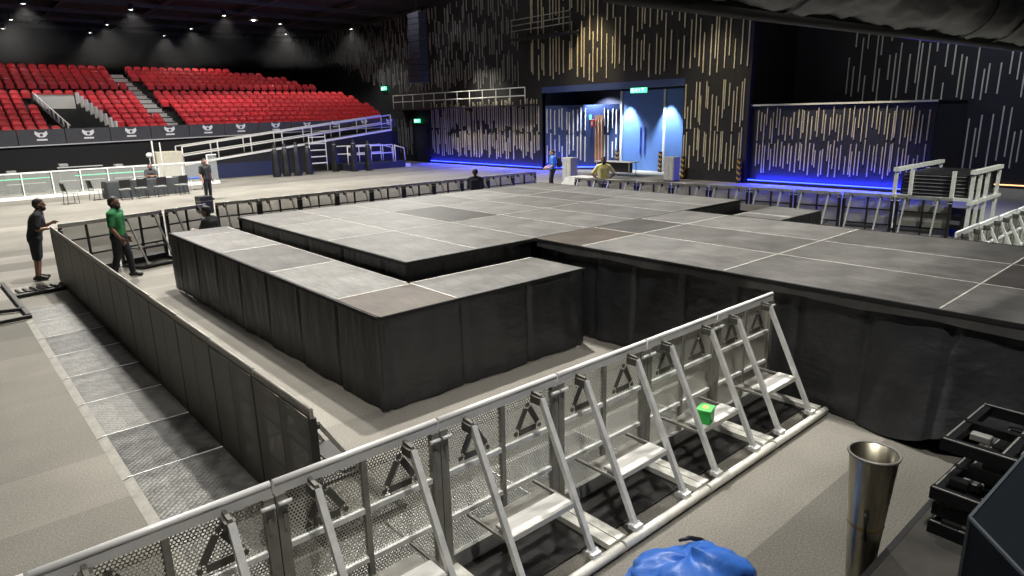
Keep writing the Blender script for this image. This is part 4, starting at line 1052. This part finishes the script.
def person(label, loc, rz, J, skin, shirt, trouser, hair=True, beard=False, shorts=False, longsleeve=False, scale=1., vox=.011, cap_hat=False, longhair=False, look=(0, 0)):
    r = empty('person', loc, rz); r.scale = (scale,) * 3; tag(r, label, 'person')
    V = {k: Vector(v) for k, v in J.items()}
    body = MB()
    def hand(sd):
        w_, e = V['wr' + sd], V['el' + sd]; d = (w_ - e).normalized(); s_ = 1 if sd == 'l' else -1
        side = Vector((1, 0, 0)); side = (side - d * side.dot(d)).normalized(); nrm = d.cross(side).normalized() * s_
        pc = w_ + d * .05
        for q in (-.028, -.01, .01, .028):
            cap(body, w_ + side * q * .6 + d * .005, .016, pc + side * q + d * .035, .014, 8)
        for i, q in enumerate((.032, .011, -.011, -.030)):
            l_ = (.07, .08, .074, .058)[i]; k0 = pc + side * q + d * .04
            k1 = k0 + d * l_ * .5 - nrm * .012; k2 = k1 + d * l_ * .4 - nrm * .028
            cap(body, k0, .0105, k1, .0095, 8); cap(body, k1, .0095, k2, .0085, 8)
        t0 = w_ + side * .03 + d * .02; t1 = t0 + side * .028 + d * .03; cap(body, t0, .013, t1, .011, 8); cap(body, t1, .011, t1 + d * .03 - nrm * .01, .0095, 8)
    hd, nk, ch, pe = V['head'], V['neck'], V['chest'], V['pel']
    fx = V.get('face', Vector((1, 0, 0))).normalized(); up = (hd - nk).normalized(); up = (up - fx * up.dot(fx)).normalized(); lf_ = up.cross(fx)
    hp = lambda x, y, z: hd + fx * x + lf_ * y + up * z
    cap(body, hp(-.02, 0, .02), .092, hp(.01, 0, .035), .088); cap(body, hp(.02, 0, -.03), .07, hp(.05, 0, -.085), .042)
    cap(body, hp(.088, 0, .0), .010, hp(.112, 0, -.03), .015, 8)                      # nose
    cap(body, hp(.075, -.03, .022), .012, hp(.075, .03, .022), .012, 8)               # brow
    cap(body, hp(.082, -.02, -.062), .008, hp(.082, .02, -.062), .008, 8)             # lips
    for s_ in (-1, 1): cap(body, hp(-.01, s_ * .09, .015), .013, hp(-.012, s_ * .092, -.02), .012, 8)
    cap(body, nk - up * .04, .062, hp(-.01, 0, -.06), .055)
    sl, sr = V['shl'], V['shr']; hl_, hr = V['hil'], V['hir']
    def torso(mb, g):
        cap(mb, ch.lerp(sl, .45), .115 + g, ch.lerp(sr, .45), .115 + g)
        cap(mb, sl.lerp(nk, .2), .07 + g, sr.lerp(nk, .2), .07 + g); cap(mb, sl, .066 + g, nk, .055 + g); cap(mb, sr, .066 + g, nk, .055 + g)
        mid = pe.lerp(ch, .45); ax = (sl - sr).normalized() * .06
        cap(mb, mid + ax, .112 + g, mid - ax, .112 + g); cap(mb, mid + ax, .112 + g, ch + ax * 1.3, .118 + g); cap(mb, mid - ax, .112 + g, ch - ax * 1.3, .118 + g)
        cap(mb, pe + ax, .118 + g, mid + ax, .112 + g); cap(mb, pe - ax, .118 + g, mid - ax, .112 + g); cap(mb, hl_, .11 + g, hr, .11 + g)
    torso(body, 0)
    for sd in 'lr':
        s0, e, w_ = V['sh' + sd], V['el' + sd], V['wr' + sd]
        cap(body, s0, .056, e, .042); cap(body, e, .042, e.lerp(w_, .35), .041); cap(body, e.lerp(w_, .35), .041, w_, .028); hand(sd)
        h_, k_, a_ = V['hi' + sd], V['kn' + sd], V['an' + sd]
        cap(body, h_, .095, k_, .058); cap(body, k_, .058, k_.lerp(a_, .3), .056); cap(body, k_.lerp(a_, .3), .056, a_, .038)
        f = V['to' + sd] - a_; cap(body, a_ + Vector((0, 0, -.02)) , .04, V['to' + sd], .034)
    remesh(body, 'body', skin, r, min(vox, .010), 2)
    # shirt
    sh_ = MB(); torso(sh_, .020)
    for sd in 'lr':
        s0, e, w_ = V['sh' + sd], V['el' + sd], V['wr' + sd]
        if longsleeve: cap(sh_, s0, .078, e, .06); cap(sh_, e, .06, w_.lerp(e, .08), .045)
        else: cap(sh_, s0, .080, s0.lerp(e, .8), .068)
    remesh(sh_, 'shirt', shirt, r, vox + .002, 4)
    tr_ = MB(); cap(tr_, hl_, .137, hr, .137); ax = (hl_ - hr).normalized() * .05; cap(tr_, pe + ax, .137, hl_, .135); cap(tr_, pe - ax, .137, hr, .135)
    for sd in 'lr':
        h_, k_, a_ = V['hi' + sd], V['kn' + sd], V['an' + sd]
        if shorts: cap(tr_, h_, .118, k_.lerp(h_, .02), .088)
        else: cap(tr_, h_, .115, k_, .078); cap(tr_, k_, .078, a_.lerp(k_, .08), .062)
    remesh(tr_, 'shorts' if shorts else 'trousers', trouser, r, vox + .002, 3)
    for sd in 'lr':
        a_ = V['an' + sd]; t_ = V['to' + sd]; s_ = MB(); cap(s_, a_ + (a_ - t_).normalized() * .05 + Vector((0, 0, -.045)), .045, t_ + Vector((0, 0, -.0)), .042); cap(s_, a_ + Vector((0, 0, -.01)), .05, a_.lerp(t_, .5), .045)
        o = remesh(s_, 'shoe', M['shoe'], r, vox, 2)
        for v in o.data.vertices: v.co.z = max(v.co.z, min(a_.z, t_.z) - .045 if J.get('flat', 1) else v.co.z)
    h_ = MB()
    cap(h_, hp(-.03, 0, .045), .098, hp(-.005, 0, .06), .092)
    cap(h_, hp(-.06, 0, .0), .08, hp(-.055, 0, -.04), .06)
    if longhair: cap(h_, hp(-.07, 0, .0), .085, hp(-.10, 0, -.22), .06)
    if cap_hat: cap(h_, hp(.06, -.03, .06), .03, hp(.14, 0, .05), .02); cap(h_, hp(.06, .03, .06), .03, hp(.14, 0, .05), .02)
    remesh(h_, 'cap' if cap_hat else 'hair', M['hair'], r, vox, 2)
    if beard:
        b_ = MB(); cap(b_, hp(.045, 0, -.09), .05, hp(.03, 0, -.10), .05); 
        for s_ in (-1, 1): cap(b_, hp(.05, s_ * .03, -.085), .036, hp(.0, s_ * .072, -.02), .03)
        cap(b_, hp(.092, -.018, -.043), .010, hp(.092, .018, -.043), .010, 8)
        remesh(b_, 'beard', M['hair'], r, vox, 1)
    ey = MB()
    for s_ in (-1, 1): ey.ball(hp(.078, s_ * .033, .004), .013, 8, 6)
    ey.build('eyes', M['eye'], r)
    return r
def pose(**kw):
    J = dict(head=(.02, 0, 1.62), neck=(0, 0, 1.47), chest=(0, 0, 1.27), pel=(0, 0, .95), shl=(0, .19, 1.40), shr=(0, -.19, 1.40), ell=(-.02, .25, 1.12), elr=(-.02, -.25, 1.12),
             wrl=(.06, .25, .88), wrr=(.06, -.25, .88), hil=(0, .09, .90), hir=(0, -.09, .90), knl=(.03, .10, .49), knr=(.03, -.10, .49), anl=(-.02, .11, .085), anr=(-.02, -.11, .085),
             tol=(.14, .13, .045), tor=(.14, -.13, .045))
    J.update(kw); return J
# man in black by the corner: facing +X towards the stage, one hand resting on the rail
person('man in black t-shirt and shorts leaning at the barrier corner', (1.52, 17.3, 0), -.25,
       pose(pel=(.05, 0, .95), chest=(.13, 0, 1.26), neck=(.20, 0, 1.46), shl=(.18, .19, 1.39), shr=(.18, -.19, 1.39), hil=(.05, .09, .90), hir=(.05, -.09, .90), ell=(.2, .26, 1.11), wrl=(.36, .2, 1.18), elr=(.16, -.25, 1.11), wrr=(.36, -.2, 1.12), head=(.25, 0, 1.61), face=(1, .1, .12)), M['skin'], M['sh_black'], M['trouser'], beard=True, shorts=True, vox=.010)
person('bearded man in green t-shirt standing inside the barrier', (2.92, 16.1, 0), -.62,
       pose(knl=(.10, .10, .49), anl=(.12, .11, .085), tol=(.28, .12, .045), knr=(-.05, -.10, .49), anr=(-.18, -.11, .085), tor=(-.02, -.13, .045), elr=(.0, -.26, 1.12), wrr=(.14, -.24, .90), head=(.03, 0, 1.62), face=(1, 0, .15)), M['skin'], M['sh_green'], M['trouser'], beard=True, vox=.010)
person('woman in dark clothes with long hair standing on the far floor', (9.0, 29.8, 0), -1.2, pose(ell=(.0, .24, 1.12), wrl=(.05, .24, .9), head=(.03, 0, 1.60)), M['skin_light'], M['sh_black'], M['trouser'], longhair=True, vox=.014)
person('man in blue t-shirt with a black backpack', (20.4, 20.5, 0), 2.5, pose(elr=(.02, -.25, 1.12), wrr=(.22, -.2, 1.02), ell=(.0, .25, 1.12), wrl=(.2, .2, 1.0), knl=(.1, .1, .49), anl=(.1, .11, .085), tol=(.24, .12, .045)), M['skin_light'], M['sh_blue'], M['trouser'], vox=.013, longhair=False)
bp = empty('black_backpack', (20.4, 20.5, 0), 2.5); tag(bp, 'black backpack on the back of the man in blue', 'backpack')
MB().rbox(-.37, -.175, -.15, .15, 1.0, 1.42, .05).build('pack', M['black'], bp); MB().rbox(-.40, -.36, -.11, .11, 1.03, 1.22, .015).build('pocket', M['trouser'], bp)
for sy in (-.11, .11): MB().tube([(-.16, sy, 1.40), (-.02, sy, 1.50), (.13, sy, 1.40), (.15, sy * 1.2, 1.2), (-.14, sy * 1.5, 1.05)], .016, 6).build('strap', M['black'], bp)
person('man in pale yellow shirt with hands on hips behind the barrier', (18.0, 15.55, 0), PI + .75, pose(ell=(-.08, .40, 1.14), wrl=(.06, .20, 1.0), elr=(-.08, -.40, 1.14), wrr=(.06, -.20, 1.0)), M['skin'], M['sh_yellow'], M['trouser'], beard=True, vox=.012)
person('person in navy hoodie and dark cap behind the stage', (13.0, 16.5, 0), .8, pose(ell=(.1, .25, 1.14), wrl=(.25, .1, 1.05), elr=(.1, -.25, 1.14), wrr=(.25, -.1, 1.05)), M['skin'], M['sh_navy'], M['trouser'], longsleeve=True, cap_hat=True, vox=.012, scale=.93)
# kneeling person beyond the low stage wing
person('person in black kneeling between the low stage step and barrier', (5.0, 16.55, 0), 2.2,
       pose(head=(.14, 0, 1.17), neck=(.08, 0, 1.03), chest=(.05, 0, .83), pel=(-.03, 0, .52), shl=(.06, .19, .96), shr=(.06, -.19, .96), ell=(.16, .25, .72), elr=(.16, -.25, .72), wrl=(.36, .2, .75), wrr=(.36, -.2, .75),
            hil=(-.03, .09, .48), hir=(-.03, -.09, .48), knl=(.10, .12, .075), knr=(.10, -.12, .075), anl=(-.30, .12, .07), anr=(-.30, -.12, .07), tol=(-.46, .12, .045), tor=(-.46, -.12, .045)), M['skin'], M['sh_black'], M['trouser'], vox=.012)
# seated man behind the table
person('man in dark t-shirt seated behind the dark table', (8.15, 35.15, 0), -PI / 2 - .1,
       pose(head=(.06, 0, 1.24), neck=(.03, 0, 1.09), chest=(.02, 0, .88), pel=(0, 0, .55), shl=(.02, .19, 1.01), shr=(.02, -.19, 1.01), ell=(.16, .24, .80), elr=(.16, -.24, .80), wrl=(.30, .08, .82), wrr=(.30, -.08, .82),
            hil=(0, .09, .54), hir=(0, -.09, .54), knl=(.34, .12, .52), knr=(.34, -.12, .52), anl=(.28, .12, .085), anr=(.28, -.12, .085), tol=(.42, .13, .045), tor=(.42, -.13, .045)), M['skin'], M['sh_black'], M['trouser'], beard=True, vox=.014)
chair((8.13, 35.22, 0), .05, 'black stacking chair under the seated man behind the table', zs=.80)

bc = empty('black_case', (7.55, 25.6, 0), .2); tag(bc, 'small black case standing on the floor behind the kneeling person', 'case')
MB().rbox(-.24, .24, -.2, .2, .03, .62, .02).build('body', M['black'], bc)
MB().box(-.245, .245, -.205, .205, .44, .455).build('edge_strip', M['grey_steel'], bc)
for sx in (-.18, .18):
    for sy in (-.14, .14): MB().ball((sx, sy, .03), .03).build('caster', M['blk_frame'], bc)
# ------------------------------------------------------------------ lamps and lights
def spot(name, loc, target, power, size, blend, color, rad=.1):
    l = bpy.data.lights.new(name, 'SPOT'); l.energy = power; l.spot_size = size; l.spot_blend = blend; l.color = color; l.shadow_soft_size = rad
    o = bpy.data.objects.new(name, l); COL.objects.link(o); o.location = loc
    o.rotation_euler = (Vector(target) - Vector(loc)).to_track_quat('-Z', 'Y').to_euler(); return o
def area(name, loc, target, power, sx, sy, color, spread=PI):
    l = bpy.data.lights.new(name, 'AREA'); l.shape = 'RECTANGLE'; l.size = sx; l.size_y = sy; l.energy = power; l.color = color; l.spread = spread
    o = bpy.data.objects.new(name, l); COL.objects.link(o); o.location = loc
    o.rotation_euler = (Vector(target) - Vector(loc)).to_track_quat('-Z', 'Y').to_euler(); return o
lamp_px = [(7.09, 56.46), (7.24, 65.25), (7.26, 71.49), (13.41, 71.03), (13.53, 64.74), (13.27, 55.52), (19.23, 70.27), (19.77, 63.98), (19.53, 55.01), (24.9, 57.3), (31.5, 57.3), (28.1, 63.6)]
for i, (x, y) in enumerate(lamp_px):
    s_ = (9.5 - 3.25) / 7.75; x *= s_; y *= s_
    r = empty('hanging_downlight', (x, y, 9.5)); 
    tag(r, f'small bright ceiling downlight above the red seats, {ORD[i]} counted along the rows', 'ceiling lamp', 'downlights above the red seats')
    MB().lathe([(.10, .02), (.17, .0), (.18, .05), (.16, .3), (.05, .36), (.0, .37)], 16).build('housing', M['black'], r)
    MB().lathe([(0, .025), (.13, .02)], 16).build('lens', M['lamp'], r)
    MB().tube([(0, 0, .36), (0, 0, 1.1)], .015, 6).build('rod', M['black'], r)
    spot('seat_spot', (x, y, 9.45), (x, y - 2.0, 0), 900, 1.9, .6, (1, .96, .9), .12)
r = empty('hanging_work_lamp', (18.2, 46.0, 9.6)); tag(r, 'wide hanging lamp at the end of the row of downlights', 'ceiling lamp')
MB().lathe([(.30, 0), (.24, .12), (.08, .25), (0, .27)], 18).build('lamp_shade', M['grey_steel'], r); MB().ball((0, 0, .02), .09).build('bulb', M['lamp'], r); MB().tube([(0, 0, .26), (0, 0, 1.4)], .012, 6).build('rod', M['black'], r)

warm = (1., .962, .895)
spot('stage_key', (8.6, 10.0, 13.8), (8.4, 8.6, 0), 17500, 1.24, .7, warm, .22)
spot('near_key', (1.6, .2, 13.5), (4.2, 1.8, 0), 4200, 1.15, .8, warm, .18)
spot('entrance_fill', (20, 18, 14), (19.5, 18, 0), 6500, 1.1, .8, warm, .3)  # unseen spot added to brighten the men by the entrance
spot('runway_key', (10.5, 6.5, 14), (8.5, 2.0, 0), 2600, 1.2, .8, warm, .3)
spot('left_floor_key', (6.5, 15.5, 14), (-.8, 11, 0), 13500, 1.15, .8, warm, .25)
spot('far_floor_key', (5, 29, 14), (6, 28, 0), 30000, 2.2, .8, warm, .7)
spot('far_floor_right', (17, 27, 14), (16, 26, 0), 19500, 2.1, .8, warm, .7)
spot('seats_front_left', (8, 31, 13.5), (8, 45, 3), 1900, 1.4, .8, warm, .5)
spot('seats_front_right', (18, 31, 13.5), (20, 45, 3), 1900, 1.4, .8, warm, .5)
spot('cart_light', (14, -3, 14), (18, 3.5, 1), 11000, .9, .8, (.95, 1, .93), .4)
hz = bpy.data.materials.new('thin_haze'); hz.use_nodes = True; nt = hz.node_tree; nt.nodes.clear()
vo = nt.nodes.new('ShaderNodeVolumeScatter'); vo.inputs['Density'].default_value = .004; vo.inputs['Anisotropy'].default_value = .2
ou = nt.nodes.new('ShaderNodeOutputMaterial'); nt.links.new(vo.outputs[0], ou.inputs['Volume'])
o = MB().box(-4, 27.8, 44, 61.8, 7.05, 9.42).build('ceiling_haze', hz); tag(o, 'thin haze lit by the downlights above the red seats', 'haze', None, 'stuff')
# wall washers
cool = (.45, .6, 1.)
spot('entrance_scallop', (30.3, 24.75, 4.3), (30.75, 24.75, 1.2), 2600, 1.05, .7, (.78, .88, 1.), .05)
spot('entrance_scallop', (30.3, 22.0, 4.3), (30.75, 22.0, 1.2), 2600, 1.05, .7, (.78, .88, 1.), .05)
spot('entrance_left', (29.8, 26.6, 4.35), (30.95, 26.4, 1.5), 1500, 2.0, .5, (.7, .8, 1.), .06)
spot('wall_wash', (24.5, 24.5, 10), (28, 25, 5.8), 2300, .8, .8, (1, .80, .48), .3)
spot('wall_wash', (25, 17.5, 9), (28, 17.5, 3.5), 1100, .9, .8, (1, .88, .62), .3)
spot('wall_wash', (24.5, 34, 7), (28, 34, 2.6), 1500, 1.35, .8, (1, .93, .75), .3)
spot('wall_wash', (25, 12, 9), (28.3, 11.8, 2.4), 3000, .8, .8, (1, .88, .58), .3)
spot('wall_wash', (23, 38, 11), (28, 37, 6.5), 500, .9, .9, (1, 1, 1), .3)
spot('wall_wash', (27, 5, 12), (32, 6, 4.5), 1500, 1.3, .9, (.92, .97, 1), .3)
# glow of the blue LED channels
for x, y0, y1 in ((27.75, 27.4, 40.6), (28.05, 8.2, 15.4)):
    area('led_glow', (x + .12, (y0 + y1) / 2, .2), (x + .3, (y0 + y1) / 2, .5), 170, y1 - y0, .08, (.02, .035, 1.))
    area('led_glow', (x - .1, (y0 + y1) / 2, .4), (x - 1.0, (y0 + y1) / 2, 0), 1100, y1 - y0, .08, (.02, .035, 1.))

wd = bpy.data.worlds.new('world'); sc.world = wd; wd.use_nodes = True
bg = wd.node_tree.nodes['Background']; bg.inputs[0].default_value = (.85, .9, 1, 1); bg.inputs[1].default_value = .02
# broad soft house lights between the trusses
for (x, y, p) in ((2, 6, 230), (13, 6, 150), (4, 24, 350), (16, 24, 260), (24, 34, 120), (22, 8, 120)):
    area('house_light', (x, y, 14.6), (x, y, 0), p, 5, 5, (1, .97, .92))

sc.view_settings.view_transform = 'Standard'; sc.view_settings.look = 'None'; sc.view_settings.gamma = 1; sc.view_settings.exposure = 0
sc.view_settings.use_curve_mapping = False
sc.cycles.use_denoising = True
sc.cycles.transparent_max_bounces = 16
sc.cycles.max_bounces = 5
sc.cycles.sample_clamp_indirect = 4
